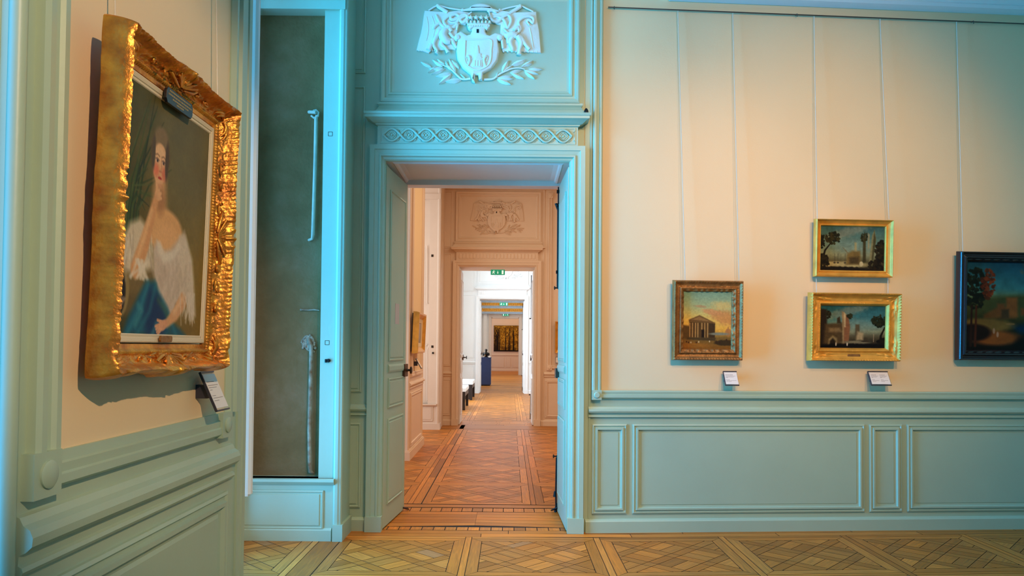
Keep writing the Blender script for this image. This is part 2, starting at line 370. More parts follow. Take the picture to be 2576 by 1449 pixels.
            b.rings([[pl(*q(x, y), 0) for x, y in o_], rr])
        b.build('laurel_branch', m, T, 35)
    return T

# ------------------------------------------------------------------ doorcases
def door_leaf(pl, u0, u1, m, par, knob=None, plate=False, zt=2.74):
    """pl: plane of the leaf face, u along its width"""
    b = MB(); b.pbox(pl, u0, u1, .012, zt, -.042, 0); L = b.build('door_leaf', m, par)
    a, c = (u0, u1) if u1 > u0 else (u1, u0)
    for v0, v1 in ((.17, .82), (.90, 1.13), (1.26, zt-.16)):
        for sg, pp in ((1, pl), (-1, Pl(pl.O-pl.N*.042, pl.U, -pl.N))):
            q = MB(); q.pframe(pp, a+.11, c-.10, v0, v1, PANS, True)
            if sg == 1: q.build('door_panel', m, L)
    q = MB(); q.strip(pl, 'u', a+.10, c-.06, [(1.175, 0), (1.175, .008), (1.19, .014), (1.22, .014), (1.235, .006), (1.235, 0)]); q.build('rail_moulding', m, L)
    return L
def doorcase(n, pl, ih, oh, m, style, soffit, depth, msof, back=None):
    D = sempty('door_%d' % n, pl(UC, 0, 0))
    zi = 2.766; w = oh-ih; zo = zi+w+.008
    prof = [(0, 0), (0, .052), (w*.30, .052), (w*.34, .044), (w*.60, .040), (w*.64, .050), (w*.74, .050), (w*.80, .030), (w*.92, .026), (w, .012), (w, -.02)]
    b = MB()
    for s in (-1, 1):
        R = [[pl(UC+s*(oh-i), .10, h), pl(UC+s*(oh-i), zo-i, h)] for i, h in prof]; b.rings(R, False)
    R = [[pl(UC-(oh-i), zo-i, h), pl(UC+(oh-i), zo-i, h)] for i, h in prof]; b.rings(R, False)
    b.build('architrave', m, D)
    for s in (-1, 1):
        b = MB(); c = UC+s*(oh-w/2); b.pbox(pl, c-w/2-.004, c+w/2+.004, 0, .112, -.02, .060); b.build('plinth_block', m, D)
    # frieze and cornice
    fu0, fu1 = UC-oh+.055, UC+oh-.055; fz0, fz1 = zo, 3.035
    b = MB(); b.pbox(pl, fu0, fu1, fz0, fz1, 0, .046)
    b.pframe(Pl(pl.O+pl.N*.046, pl.U, pl.N), fu0+.02, fu1-.02, fz0+.010, fz1-.014, [(0, 0), (0, .004), (.006, .004), (.008, -.0)], False)
    F_ = b.build('frieze', m, D)
    zc = (fz0+fz1)/2-.002; hh = (fz1-fz0)/2-.024
    pf = Pl(pl.O+pl.N*.046, pl.U, pl.N)
    b = MB()
    if style == 'guilloche':
        N_ = 11; sp = (fu1-fu0-.09)/N_
        c0 = fu0+.045+sp/2
        for i in range(N_):
            uc = c0+i*sp
            b.tube([pf(uc+hh*.62*math.cos(a), zc+hh*.62*math.sin(a), .002) for a in np.linspace(0, 2*math.pi, 21)], .0042, 6)
            for k in range(4):
                a = k*math.pi/2; a2 = a+math.pi/2
                b.tube([pf(uc+hh*.52*math.cos(a), zc+hh*.52*math.sin(a), .003), pf(uc+hh*.52*math.cos(a2), zc+hh*.52*math.sin(a2), .003)], .0035, 6)
                b.lathe(pf(uc+hh*.4*math.cos(a), zc+hh*.4*math.sin(a), 0), pl.N, [(0, .006), (.006, .004)], 6)
            b.lathe(pf(uc, zc, 0), pl.N, [(0, .009), (.006, .008), (.009, .003)], 10)
            for k in (-1, 1):
                for w_ in (-1, 1):
                    b.tube([pf(uc+sp/2+w_*.012, zc+k*hh*.62, .001), pf(uc+sp/2+w_*.026, zc+k*hh*.9, .002)], [.006, .003], 6)
            b.lathe(pf(uc+sp/2-.018, zc, 0), pl.N, [(0, .006), (.005, .004)], 8)
        for ph in (0, math.pi):
            P = [pf(u, zc+hh*.93*math.cos(math.pi*(u-c0)/sp+ph), .004+.003*(1+math.sin(math.pi*(u-c0)/sp+ph))) for u in np.linspace(c0-sp*.5, c0+sp*(N_-.5), N_*12+1)]
            b.tube(P, .0085, 8, (pl.N, .8))
    else:
        N_ = 22; sp = (fu1-fu0-.08)/N_
        for i in range(N_):
            uc = fu0+.04+sp*(i+.5); r = sp*.36
            pts = [(uc+r*math.cos(a), zc+hh*.55+r*math.sin(a)) for a in np.linspace(0, math.pi, 7)]+[(uc-r, zc-hh*.8), (uc+r, zc-hh*.8)]
            b.pillow(pf, pts, 0, .008, .004)
    b.build('frieze_ornament', m, F_, 50)
    b = MB()
    b.loft(pl, fu0, fu1, [(3.030, .050, .004), (3.034, .062, .012), (3.042, .062, .014), (3.046, .078, .03), (3.060, .110, .05), (3.068, .132, .065), (3.070, .142, .078), (3.088, .142, .078), (3.092, .150, .084), (3.104, .154, .088), (3.110, .150, .085), (3.112, .0, .08)])
    b.build('cornice', m, D)
    # overdoor panel
    pu0, pu1 = UC-.735, UC+.765
    b = MB(); b.loft(pl, pu0, pu1, [(3.112, .045, .075), (3.130, .045, .075), (3.134, .030, .05), (3.165, .022, .028), (3.185, .030, .012), (3.197, .040, .022), (3.212, .040, .022), (3.218, .022, .0), (3.225, .02, .0)])
    b.build('overdoor_base', m, D)
    b = MB(); b.pframe(pl, pu0, pu1, 3.218, 4.10, [(0, 0), (0, .030), (.012, .034), (.030, .030), (.036, .016), (.052, .016), (.058, .024), (.070, .022), (.082, .006), (.098, .003)], True)
    b.build('overdoor_panel', m, D)
    # reveal: soffit with moulded frame, jambs
    SO = MB(); y0 = pl.O.y; y1 = y0+depth
    sp_ = Pl((0, 0, 0), (1, 0, 0), (0, 0, -1))
    def ring(i, h): return [Vector((UC-ih-.01+i, y0+i, 2.80-h)), Vector((UC+ih+.01-i, y0+i, 2.80-h)), Vector((UC+ih+.01-i, y1-i, 2.80-h)), Vector((UC-ih-.01+i, y1-i, 2.80-h))]
    if soffit:
        SO.rings([ring(.0, 0), ring(.0, .022), ring(.05, .022), ring(.06, .03), ring(.075, .026), ring(.085, .010), ring(.11, .006), ring(.12, .004)], True, False, True)
        SO.build('soffit', msof, D)
        b = MB(); b.box(UC-ih-.02, UC+ih+.02, y1-.10, y1+.03, 2.752, 2.86); b.build('back_lintel', back or msof, D)
    return D
# ------------------------------------------------------------------ painting (colour grids made in code)
class Art:
    def __init__(s, W, H, col):
        s.W, s.H = W, H; s.x, s.y = np.meshgrid((np.arange(W)+.5)/W, (np.arange(H)+.5)/H); s.asp = H/W
        s.c = np.zeros((H, W, 3))+np.array(col, float)
    def grad(s, stops, a=1.0, ax='y'):
        t = s.y if ax == 'y' else s.x; k = [p for p, _ in stops]
        g = np.stack([np.interp(t, k, [c[i] for _, c in stops]) for i in range(3)], -1); s.c = s.c*(1-a)+g*a; return s
    def mix(s, m, col, a=1.0):
        m = (np.clip(m, 0, 1)*a)[..., None]; s.c = s.c*(1-m)+np.array(col, float)*m; return s
    def noise(s, sc, seed=0, ay=1.0, oct=4):
        r = np.random.RandomState(seed); out = np.zeros_like(s.x); amp = 1; tot = 0
        for o in range(oct):
            n = int(sc*2**o)+2; g = r.rand(int(n*s.asp*ay)+3, n+3)
            X = s.x*n; Y = s.y*n*s.asp*ay; xi = X.astype(int); yi = np.minimum(Y.astype(int), g.shape[0]-2); fx = X-xi; fy = np.clip(Y-yi, 0, 1)
            fx = fx*fx*(3-2*fx); fy = fy*fy*(3-2*fy)
            out += amp*((g[yi, xi]*(1-fx)+g[yi, xi+1]*fx)*(1-fy)+(g[yi+1, xi]*(1-fx)+g[yi+1, xi+1]*fx)*fy); tot += amp; amp *= .55
        return out/tot
    def _n(s, seed):
        if not hasattr(s, 'nc'): s.nc = [s.noise(26, q) for q in range(6)]
        return s.nc[seed % 6]
    def ell(s, cx, cy, rx, ry, col, soft=.3, ang=0, a=1.0, rough=0, seed=0):
        ca, sa = math.cos(ang), math.sin(ang); dx = s.x-cx; dy = (s.y-cy)*s.asp
        d = np.sqrt(((dx*ca+dy*sa)/rx)**2+((-dx*sa+dy*ca)/ry)**2)
        if rough: d = d+(s._n(seed)-.5)*rough
        return s.mix((1-d)/max(soft, .02)+.5, col, a)
    def poly(s, pts, col, soft=.01, a=1.0):
        n = len(pts); ins = np.zeros_like(s.x, bool); dm = np.full_like(s.x, 9.)
        for i in range(n):
            x1, y1 = pts[i]; x2, y2 = pts[(i+1) % n]
            c = ((y1 > s.y) != (y2 > s.y)); xx = (x2-x1)*(s.y-y1)/((y2-y1) if abs(y2-y1) > 1e-9 else 1e-9)+x1
            ins ^= c & (s.x < xx)
            ex, ey = x2-x1, (y2-y1)*s.asp; px, py = s.x-x1, (s.y-y1)*s.asp
            t = np.clip((px*ex+py*ey)/(ex*ex+ey*ey+1e-12), 0, 1); dm = np.minimum(dm, np.hypot(px-t*ex, py-t*ey))
        return s.mix(np.where(ins, dm, -dm)/soft*.5+.5, col, a)
    def line(s, pts, w, col, soft=.004, a=1.0):
        m = np.zeros_like(s.x); n = len(pts)
        ws = w if hasattr(w, '__len__') else [w]*n
        for i in range(n-1):
            x1, y1 = pts[i]; x2, y2 = pts[i+1]; ex, ey = x2-x1, (y2-y1)*s.asp; px, py = s.x-x1, (s.y-y1)*s.asp
            t = np.clip((px*ex+py*ey)/(ex*ex+ey*ey+1e-12), 0, 1); d = np.hypot(px-t*ex, py-t*ey)
            m = np.maximum(m, np.clip((ws[i]*(1-t)+ws[i+1]*t-d)/soft+.5, 0, 1))
        return s.mix(m, col, a)
    def tex(s, sc, amt, seed=0, ay=1.0): s.c = np.clip(s.c*(1+(s.noise(sc, seed, ay)-.5)[..., None]*amt), 0, 255); return s
    def foliage(s, cx, cy, rx, ry, n, cols, size, seed):
        r = np.random.RandomState(seed); n = int(n*2.6); size = size*.56
        for i in range(n):
            a = r.rand()*6.28; k = math.sqrt(r.rand()); x = cx+rx*k*math.cos(a); y = cy+ry*k*math.sin(a)
            c = cols[r.randint(len(cols))]; sz = size*(.5+r.rand()); s.ell(x, y, sz, sz*(.5+.5*r.rand()), c, .35, r.rand()*3, .9, 1.1, seed+i)
        return s
def painting(pl, u0, u1, v0, v1, h, art, name, parent, Mx):
    H, W = art.H, art.W
    base_ = WL[parent.name]; me = bpy.data.meshes.new(name)
    us = np.linspace(u0, u1, W); vs = np.linspace(v1, v0, H)
    pts = [Mx @ pl(u, v, h)-base_ for v in vs for u in us]
    f = [(r*W+c, r*W+c+1, (r+1)*W+c+1, (r+1)*W+c) for r in range(H-1) for c in range(W-1)]
    n0 = len(pts)
    cs = [Mx @ pl(u, v, h-.016)-base_ for u, v in ((u0, v1), (u1, v1), (u1, v0), (u0, v0))]
    pts += cs; k = [0, W-1, H*W-1, (H-1)*W]
    f += [(n0, n0+1, n0+2, n0+3)]+[(k[i], n0+i, n0+(i+1) % 4, k[(i+1) % 4]) for i in range(4)]
    me.from_pydata([tuple(p) for p in pts], [], f)
    ca = me.color_attributes.new('paint', 'FLOAT_COLOR', 'POINT')
    L = np.ones((len(pts), 4)); c = np.clip(art.c, 0, 255)/255.0; c = np.where(c <= .04045, c/12.92, ((c+.055)/1.055)**2.4)
    L[:n0, :3] = c.reshape(-1, 3); L[n0:, :3] = .3; ca.data.foreach_set('color', L.ravel())
    me.materials.append(M['canvas']); o = bpy.data.objects.new(name, me); COL.objects.link(o); o.parent = parent; WL[o.name] = base_
    return o
def frame_mb(pl, u0, u1, v0, v1, wd, prof, orn, ns, nt, hb, t_out=None):
    R = []; b = MB()
    ts = [(-1, 0)]+[(0, t) for t in np.linspace(0, 1, nt)]+[(1, 1)]
    cu, cv = (u0+u1)/2, (v0+v1)/2
    for kind, t in ts:
        i = t*wd; ring = []
        C = [(u0+i, v0+i), (u1-i, v0+i), (u1-i, v1-i), (u0+i, v1-i)]
        OUT = [(0, -1), (1, 0), (0, 1), (-1, 0)]
        for k in range(4):
            a, c = C[k], C[(k+1) % 4]; L = math.hypot(c[0]-a[0], c[1]-a[1]); L0 = L+2*i
            for j in range(ns):
                q = j/ns; u = a[0]+(c[0]-a[0])*q; v = a[1]+(c[1]-a[1])*q
                s_ = q*L+i; ds = min(s_, L0-s_); sc = abs(s_-L0/2)
                dh, do = orn(s_, L0, t, k, ds, sc)
                if kind == -1: h = hb; do = do
                elif kind == 1: h = hb; do = 0
                else: h = prof(t)+dh
                kq = math.sin(math.pi*q)**.3 if t < .02 and False else 1
                ring.append(pl(u+OUT[k][0]*do, v+OUT[k][1]*do, h))
        R.append(ring)
    b.rings(R, True); return b
def lean(pl, u, v, h, deg):
    p = pl(u, v, h); return Matrix.Translation(p) @ Matrix.Rotation(math.radians(deg), 4, pl.V.cross(pl.N)) @ Matrix.Translation(-p)
def interp_prof(k): 
    xs = [a for a, _ in k]; ys = [b for _, b in k]
    return lambda t: float(np.interp(t, xs, ys))

# paintings ------------------------------------------------------------------
def art_portrait():
    A = Art(190, 236, (98, 88, 44))
    A.grad([(0, (112, 98, 50)), (.35, (128, 104, 44)), (.6, (136, 104, 36)), (1, (100, 76, 32))])
    A.grad([(0, (34, 44, 22)), (.22, (70, 64, 28)), (.45, (116, 96, 42)), (1, (146, 112, 46))], .62, 'x')
    A.tex(5, .25, 1).tex(40, .08, 2)
    A.ell(.85, .12, .5, .5, (88, 92, 76), .9, 0, .5)
    r = np.random.RandomState(4)
    for i in range(26):
        x0 = -.02+r.rand()*.2; y1 = r.rand()*.5; bend = r.rand()*.3
        A.line([(x0, .78), (x0+.02, .5), (x0+.03+bend*.3, .3+y1*.3), (x0+.06+bend, y1)], [.009, .008, .006, .002], [(42, 62, 28), (64, 82, 34), (28, 44, 22), (84, 92, 44)][i % 4], .006, .75)
    # urn and water
    A.ell(.13, .80, .18, .15, (104, 84, 44), .3); A.ell(.2, .74, .2, .12, (120, 96, 52), .4); A.ell(.06, .83, .085, .13, (146, 120, 66), .15); A.ell(.05, .84, .062, .11, (34, 24, 18), .2)
    for i in range(9): A.line([(.06+i*.006, .86), (.05-.004*i, .93), (-.02+.012*i, 1.02)], [.008, .012, .02], [(126, 100, 76), (92, 70, 54), (158, 132, 104)][i % 3], .012, .7)
    # hair, neck, head
    A.ell(.395, .235, .105, .125, (104, 78, 44), .22, 0, 1, .12, 5); A.ell(.40, .165, .075, .06, (132, 106, 70), .4)
    A.poly([(.345, .33), (.47, .33), (.485, .44), (.55, .50), (.60, .56), (.36, .60), (.33, .5)], (206, 148, 92), .03)
    A.ell(.50, .555, .20, .125, (222, 162, 100), .2); A.ell(.52, .60, .15, .10, (232, 172, 112), .5, 0, .7); A.ell(.42, .43, .05, .07, (150, 96, 56), .8, 0, .5)
    A.ell(.395, .275, .080, .108, (224, 164, 112), .12); A.ell(.385, .235, .06, .05, (234, 184, 132), .7, 0, .8)
    A.ell(.355, .305, .032, .034, (226, 112, 76), .9, 0, .8); A.ell(.445, .310, .026, .034, (214, 104, 72), .9, 0, .8)
    for x in (.365, .432):
        A.ell(x, .264, .017, .009, (206, 168, 138), .4); A.ell(x+.002, .265, .009, .009, (52, 34, 26), .4); A.line([(x-.022, .243), (x, .237), (x+.022, .244)], .0035, (122, 82, 54), .006, .8)
        A.line([(x-.02, .259), (x, .254), (x+.02, .261)], .003, (96, 58, 42), .005, .8)
    A.line([(.408, .25), (.413, .285), (.407, .303)], .005, (190, 122, 82), .01, .6); A.ell(.402, .306, .018, .006, (186, 106, 76), .6, 0, .6)
    A.ell(.400, .334, .021, .008, (196, 62, 48), .3); A.line([(.38, .334), (.42, .334)], .0015, (130, 36, 34), .003); A.ell(.40, .368, .03, .012, (214, 150, 104), .8, 0, .7)
    A.ell(.322, .24, .018, .09, (88, 72, 52), .5); A.ell(.47, .25, .02, .10, (84, 66, 48), .5)
    # white dress
    A.poly([(.40, .60), (.46, .64), (.56, .62), (.66, .56), (.72, .52), (.80, .62), (.86, .74), (.84, .82), (.66, .86), (.60, .96), (.52, 1), (.46, .86), (.38, .74), (.36, .64)], (204, 178, 150), .02)
    A.poly([(.66, .55), (.74, .54), (.84, .64), (.88, .76), (.92, .90), (.86, .93), (.80, .84), (.70, .82), (.66, .72)], (214, 190, 158), .02)
    A.poly([(.05, .72), (.04, .66), (.12, .56), (.22, .53), (.31, .56), (.36, .66), (.38, .72), (.28, .74), (.20, .76), (.10, .75)], (212, 190, 154), .02)
    for i in range(34):
        x = .05+.3*r.rand(); y = .56+.15*r.rand(); A.line([(x, y), (x+.03-.05*r.rand(), y+.05+.05*r.rand())], .006, [(236, 220, 190), (166, 144, 116), (190, 166, 136)][i % 3], .012, .55)
    for i in range(34):
        x = .44+.38*r.rand(); y = .64+.2*r.rand(); A.line([(x, y), (x+.10*(r.rand()-.5), y+.03+.06*r.rand())], .009, [(236, 214, 186), (168, 140, 112), (184, 156, 128)][i % 3], .03, .4)
    A.poly([(.40, .60), (.44, .60), (.50, .645), (.60, .62), (.66, .57), (.68, .60), (.60, .66), (.49, .69), (.42, .65)], (226, 206, 176), .012, .85)
    # raised arm
    A.line([(.20, .735), (.27, .63), (.335, .50), (.375, .42)], [.052, .050, .034, .024], (216, 152, 96), .02)
    A.line([(.19, .72), (.26, .61), (.33, .48)], [.012, .016, .010], (238, 186, 128), .03, .7)
    A.ell(.385, .405, .030, .030, (220, 158, 104), .3)
    for a_, b_ in (((.38, .40), (.362, .345)), ((.39, .40), (.40, .385)), ((.395, .41), (.42, .395)), ((.395, .42), (.425, .415))): A.line([a_, b_], [.014, .009], (226, 166, 112), .008)
    for i in range(12): A.line([(.12+.2*r.rand(), .70), (.14+.22*r.rand(), .77)], .009, (228, 208, 176), .012, .6)
    # blue drape
    A.poly([(.10, 1.0), (.14, .94), (.24, .84), (.30, .78), (.40, .77), (.46, .82), (.56, .88), (.62, .94), (.72, .97), (.80, 1.0)], (18, 84, 104), .02)
    A.poly([(.34, .80), (.30, .92), (.34, 1.0), (.52, 1.0), (.56, .93), (.46, .84)], (14, 46, 84), .03, .9)
    for p, c in ([((.33, .79), (.27, .88), (.14, 1.0)), (44, 124, 136)], [((.41, .79), (.36, .90), (.24, 1.0)), (34, 108, 122)], [((.5, .86), (.6, .93), (.68, 1.0)), (50, 118, 124)], [((.24, .88), (.28, .90), (.22, .96)), (64, 138, 140)], [((.45, .85), (.55, .90), (.60, .97)), (60, 92, 72)], [((.44, .95), (.40, 1.0), (.38, 1.02)), (70, 130, 136)]):
        A.line(list(p), .012, c, .035, .8)
    # lower arm and hand
    A.line([(.74, .84), (.66, .90), (.56, .945)], [.050, .040, .026], (218, 158, 106), .02); A.line([(.73, .83), (.64, .895)], .014, (240, 192, 142), .03, .7)
    A.ell(.52, .955, .050, .028, (218, 152, 108), .3, -.4)
    for k in range(4): A.line([(.50, .95+.006*k), (.43+.01*k, .962+.012*k)], [.012, .008], (226, 160, 116), .006)
    A.line([(.53, .945), (.45, .935)], [.012, .008], (222, 156, 112), .006)
    for i in range(16): A.line([(.70+.2*r.rand(), .80), (.72+.2*r.rand(), .90+.05*r.rand())], .006, (222, 200, 170), .012, .55)
    A.tex(90, .10, 9); return A
def art_temple():
    A = Art(160, 198, (150, 150, 110)); A.grad([(0, (112, 150, 126)), (.25, (160, 170, 118)), (.5, (226, 184, 84)), (.68, (222, 160, 60)), (.8, (120, 90, 40)), (1, (130, 80, 24))])
    A.ell(.85, .45, .3, .14, (196, 128, 70), .8, .3, .8, .9, 3); A.ell(.6, .36, .2, .06, (202, 138, 84), .6, .2, .8, .9, 4); A.ell(.35, .26, .12, .025, (176, 132, 88), .6, .1, .7, .8, 5); A.ell(.8, .24, .2, .08, (222, 178, 96), .9, 0, .6, .9, 6)
    A.poly([(0, .58), (.15, .60), (.15, .82), (0, .82)], (92, 66, 30), .02)
    A.poly([(.12, .49), (.34, .41), (.66, .54), (.66, .57), (.12, .52)], (110, 76, 38), .012); A.poly([(.18, .49), (.34, .435), (.56, .515)], (146, 104, 56), .01)
    A.poly([(.13, .52), (.62, .55), (.62, .80), (.13, .79)], (86, 58, 26), .012); A.poly([(.54, .55), (.66, .56), (.66, .80), (.54, .80)], (66, 46, 24), .01)
    for x in (.145, .20, .26, .31, .39, .45, .51): A.line([(x, .55), (x, .79)], .011, (172, 126, 68), .008)
    A.poly([(.38, .66), (.44, .66), (.44, .80), (.38, .80)], (34, 22, 14), .01); A.poly([(.1, .79), (.68, .80), (.66, .85), (.08, .83)], (74, 56, 30), .015)
    A.ell(.93, .70, .06, .08, (176, 118, 66), .3); A.line([(.93, .62), (.93, .78)], .012, (168, 112, 60), .01); A.ell(.75, .73, .2, .03, (128, 124, 98), .6); A.ell(.86, .88, .22, .06, (60, 44, 22), .4, 0, 1, .6, 8)
    A.ell(.25, .93, .3, .05, (158, 98, 32), .8, 0, .7)
    for x, y in ((.08, .87), (.12, .88), (.17, .88), (.28, .88), (.33, .87), (.55, .86), (.7, .87), (.76, .88), (.9, .83)): A.ell(x, y, .012, .020, [(60, 30, 20), (200, 170, 120)][int(x*100) % 2], .4)
    return A.tex(30, .2, 3)
def art_ruins(flip):
    A = Art(220, 156, (60, 90, 80)); A.grad([(0, (50, 86, 84)), (.4, (96, 122, 100)), (.65, (134, 134, 96)), (.8, (80, 70, 40)), (1, (22, 14, 8))])
    if flip: A.grad([(0, (30, 84, 92)), (.35, (58, 110, 110)), (.6, (128, 132, 100)), (.75, (70, 62, 42)), (1, (12, 8, 6))], .9)
    A.ell(.4, .15, .35, .07, (150, 140, 110), .8, -.3, .5, .8, 3); A.ell(.5, .45, .4, .1, (120, 140, 124), .9, .1, .5, .8, 4)
    if not flip:
        A.ell(.35, .86, .4, .05, (168, 150, 96), .6); 
        A.foliage(.20, .28, .11, .13, 34, [(20, 22, 10), (34, 32, 12), (52, 46, 18)], .035, 3); A.foliage(.03, .35, .05, .15, 14, [(16, 18, 8), (28, 28, 12)], .035, 5)
        A.line([(.04, .8), (.08, .55), (.16, .4)], [.02, .014, .008], (24, 18, 8)); A.foliage(.06, .78, .08, .14, 30, [(18, 14, 6), (40, 34, 14), (28, 22, 8)], .04, 6)
        A.poly([(.42, .62), (.5, .55), (.62, .56), (.64, .85), (.4, .86)], (116, 92, 46), .02); A.poly([(.45, .70), (.6, .68), (.6, .84), (.46, .84)], (70, 54, 28), .02)
        A.poly([(.53, .36), (.565, .37), (.565, .56), (.53, .56)], (150, 138, 92), .01)
        A.poly([(.66, .20), (.70, .17), (.71, .80), (.66, .82)], (62, 54, 28), .01); A.poly([(.735, .15), (.76, .18), (.76, .5), (.735, .5)], (140, 130, 92), .01)
        A.poly([(.80, .20), (.835, .08), (.86, .30), (.80, .92), (.75, .93)], (128, 118, 76), .01); A.poly([(.83, .10), (.86, .3), (.81, .9), (.79, .9)], (70, 64, 36), .01)
        A.poly([(.42, .60), (.35, .48), (.37, .5), (.45, .62)], (110, 92, 60), .01)
        A.foliage(.68, .25, .05, .12, 14, [(34, 34, 14), (50, 46, 18)], .025, 8); A.foliage(.95, .55, .09, .22, 46, [(18, 14, 8), (30, 24, 10), (44, 34, 14)], .045, 9); A.foliage(.88, .85, .14, .12, 26, [(18, 12, 6), (34, 24, 10)], .04, 10)
        for x in (.23, .28, .39): A.line([(x, .62), (x, .8)], .003, (60, 56, 40)); A.ell(x, .82, .02, .012, (70, 60, 40))
        A.ell(.64, .84, .03, .04, (190, 170, 120), .4); A.ell(.3, .97, .4, .05, (24, 16, 8), .4, 0, 1, .5, 3)
    else:
        A.poly([(0, .08), (.10, .10), (.12, .95), (0, .98)], (38, 28, 18), .015); A.foliage(.12, .22, .05, .08, 14, [(28, 26, 12), (44, 40, 18)], .025, 2)
        A.poly([(.08, .44), (.36, .40), (.38, .98), (.06, .98)], (78, 62, 38), .02); A.poly([(.14, .52), (.30, .52), (.34, .62), (.14, .62)], (120, 100, 68), .02)
        A.poly([(.13, .95), (.14, .78), (.20, .70), (.26, .76), (.27, .95)], (138, 122, 84), .015); A.poly([(.15, .96), (.16, .82), (.20, .76), (.24, .82), (.25, .96)], (32, 24, 16), .015)
        A.poly([(.26, .30), (.30, .26), (.32, .42), (.26, .42)], (56, 44, 26), .01)
        A.poly([(.33, .14), (.37, .16), (.38, .9), (.35, .9)], (150, 124, 84), .01); A.poly([(.37, .20), (.43, .24), (.46, .5), (.44, .9), (.37, .92)], (128, 84, 54), .01); A.poly([(.36, .16), (.39, .2), (.39, .5), (.37, .5)], (196, 172, 124), .01)
        A.foliage(.45, .24, .04, .07, 10, [(28, 30, 14), (44, 44, 20)], .025, 7); A.poly([(.54, .44), (.60, .44), (.61, .78), (.54, .78)], (84, 72, 48), .01); A.poly([(.57, .6), (.66, .64), (.66, .8), (.56, .8)], (168, 146, 104), .02)
        A.foliage(.90, .36, .11, .12, 36, [(16, 20, 10), (26, 30, 14), (38, 40, 18)], .035, 11); A.line([(.91, .98), (.93, .7), (.99, .5)], [.022, .016, .012], (26, 18, 10)); A.foliage(.95, .85, .07, .1, 14, [(14, 10, 6), (26, 20, 10)], .04, 13)
        A.ell(.55, .86, .2, .03, (120, 112, 84), .6); A.line([(.82, .66), (.82, .84)], .004, (150, 130, 100)); A.ell(.7, .83, .07, .015, (56, 46, 32), .4); A.ell(.5, .98, .7, .07, (12, 8, 6), .4, 0, 1, .4, 3)
        for x in (.25, .42): A.ell(x, .9, .010, .03, (200, 186, 160), .4)
    return A.tex(26, .3, 5)
def art_lake():
    A = Art(260, 162, (20, 40, 50)); A.grad([(0, (16, 62, 82)), (.3, (44, 104, 106)), (.45, (108, 118, 66)), (.55, (50, 58, 24)), (1, (8, 3, 1))])
    A.ell(.62, .06, .22, .18, (104, 92, 56), .4, .3, .9, .7, 2); A.ell(.45, .50, .5, .08, (52, 62, 30), .4)
    A.poly([(.30, .72), (.62, .66), (1, .66), (1, .86), (.55, .84), (.36, .80)], (6, 40, 66), .02)
    A.poly([(.12, .60), (.2, .52), (.32, .50), (.34, .64), (.12, .64)], (88, 60, 24), .01); A.poly([(.27, .40), (.345, .40), (.35, .62), (.27, .62)], (110, 70, 30), .01); A.poly([(.21, .47), (.26, .47), (.26, .6), (.21, .6)], (96, 62, 28), .01); A.poly([(.37, .52), (.40, .52), (.40, .60), (.37, .6)], (98, 60, 26), .01)
    A.poly([(.24, .54), (.29, .53), (.29, .64), (.24, .64)], (54, 44, 24), .008)
    A.ell(.12, .72, .2, .05, (96, 80, 36), .4); A.ell(.2, .86, .16, .05, (118, 68, 24), .5); A.ell(.05, .80, .12, .06, (22, 10, 4), .3)
    A.foliage(.06, .30, .07, .24, 70, [(8, 14, 4), (14, 22, 8), (24, 30, 12), (10, 12, 4)], .022, 4); A.foliage(.15, .25, .05, .17, 34, [(84, 34, 12), (104, 46, 16), (60, 30, 12)], .018, 7)
    A.line([(.035, .95), (.04, .5)], [.008, .006], (34, 16, 8)); A.line([(.065, .95), (.07, .5)], [.008, .006], (60, 28, 12))
    for x, y in ((.19, .78), (.215, .82)): A.ell(x, y, .008, .02, (150, 120, 90), .4)
    A.poly([(.3, 1), (.36, .86), (.7, .82), (1, .9), (1, 1)], (10, 6, 3), .02); A.ell(.3, .70, .03, .008, (110, 90, 50), .3)
    A.poly([(.7, .5), (.75, .3), (.8, .28), (.82, .5)], (60, 62, 44), .02); A.foliage(.95, .4, .07, .3, 40, [(10, 16, 6), (20, 26, 10)], .03, 9)
    return A.tex(20, .35, 5)
def art_woods():
    A = Art(120, 120, (150, 100, 20)); n = A.noise(7, 3); n2 = A.noise(16, 6)
    A.mix((n-.45)*6, (206, 150, 40)).mix((n2-.52)*7, (70, 44, 8), .8).mix((A.noise(22, 9)-.58)*8, (236, 190, 70), .9); A.grad([(0, (120, 84, 16)), (.5, (180, 120, 24)), (1, (60, 34, 8))], .35)
    r = np.random.RandomState(5)
    for i in range(17):
        x = r.rand(); w = .006+.012*r.rand(); A.line([(x, 1), (x+.01, .6), (x+.05*(r.rand()-.5), .1)], [w*1.5, w, w*.4], (24, 14, 4), .008, .95)
        for k in range(5):
            y = .2+.5*r.rand(); A.line([(x, y), (x+.16*(r.rand()-.5), y-.14)], [w*.5, .002], (34, 20, 6), .006, .9)
    A.ell(.5, 1.0, .7, .05, (20, 12, 4), .4); return A.tex(40, .4, 8)
def art_pale():
    A = Art(40, 50, (176, 164, 150)); A.grad([(0, (184, 172, 160)), (.6, (172, 160, 146)), (1, (150, 134, 118))]); A.tex(8, .12, 3)
    for k in range(8): A.line([(.3+.04*k, .95), (.4+.03*k, .7-.02*k)], .01, (120, 104, 92), .03, .6)
    return A

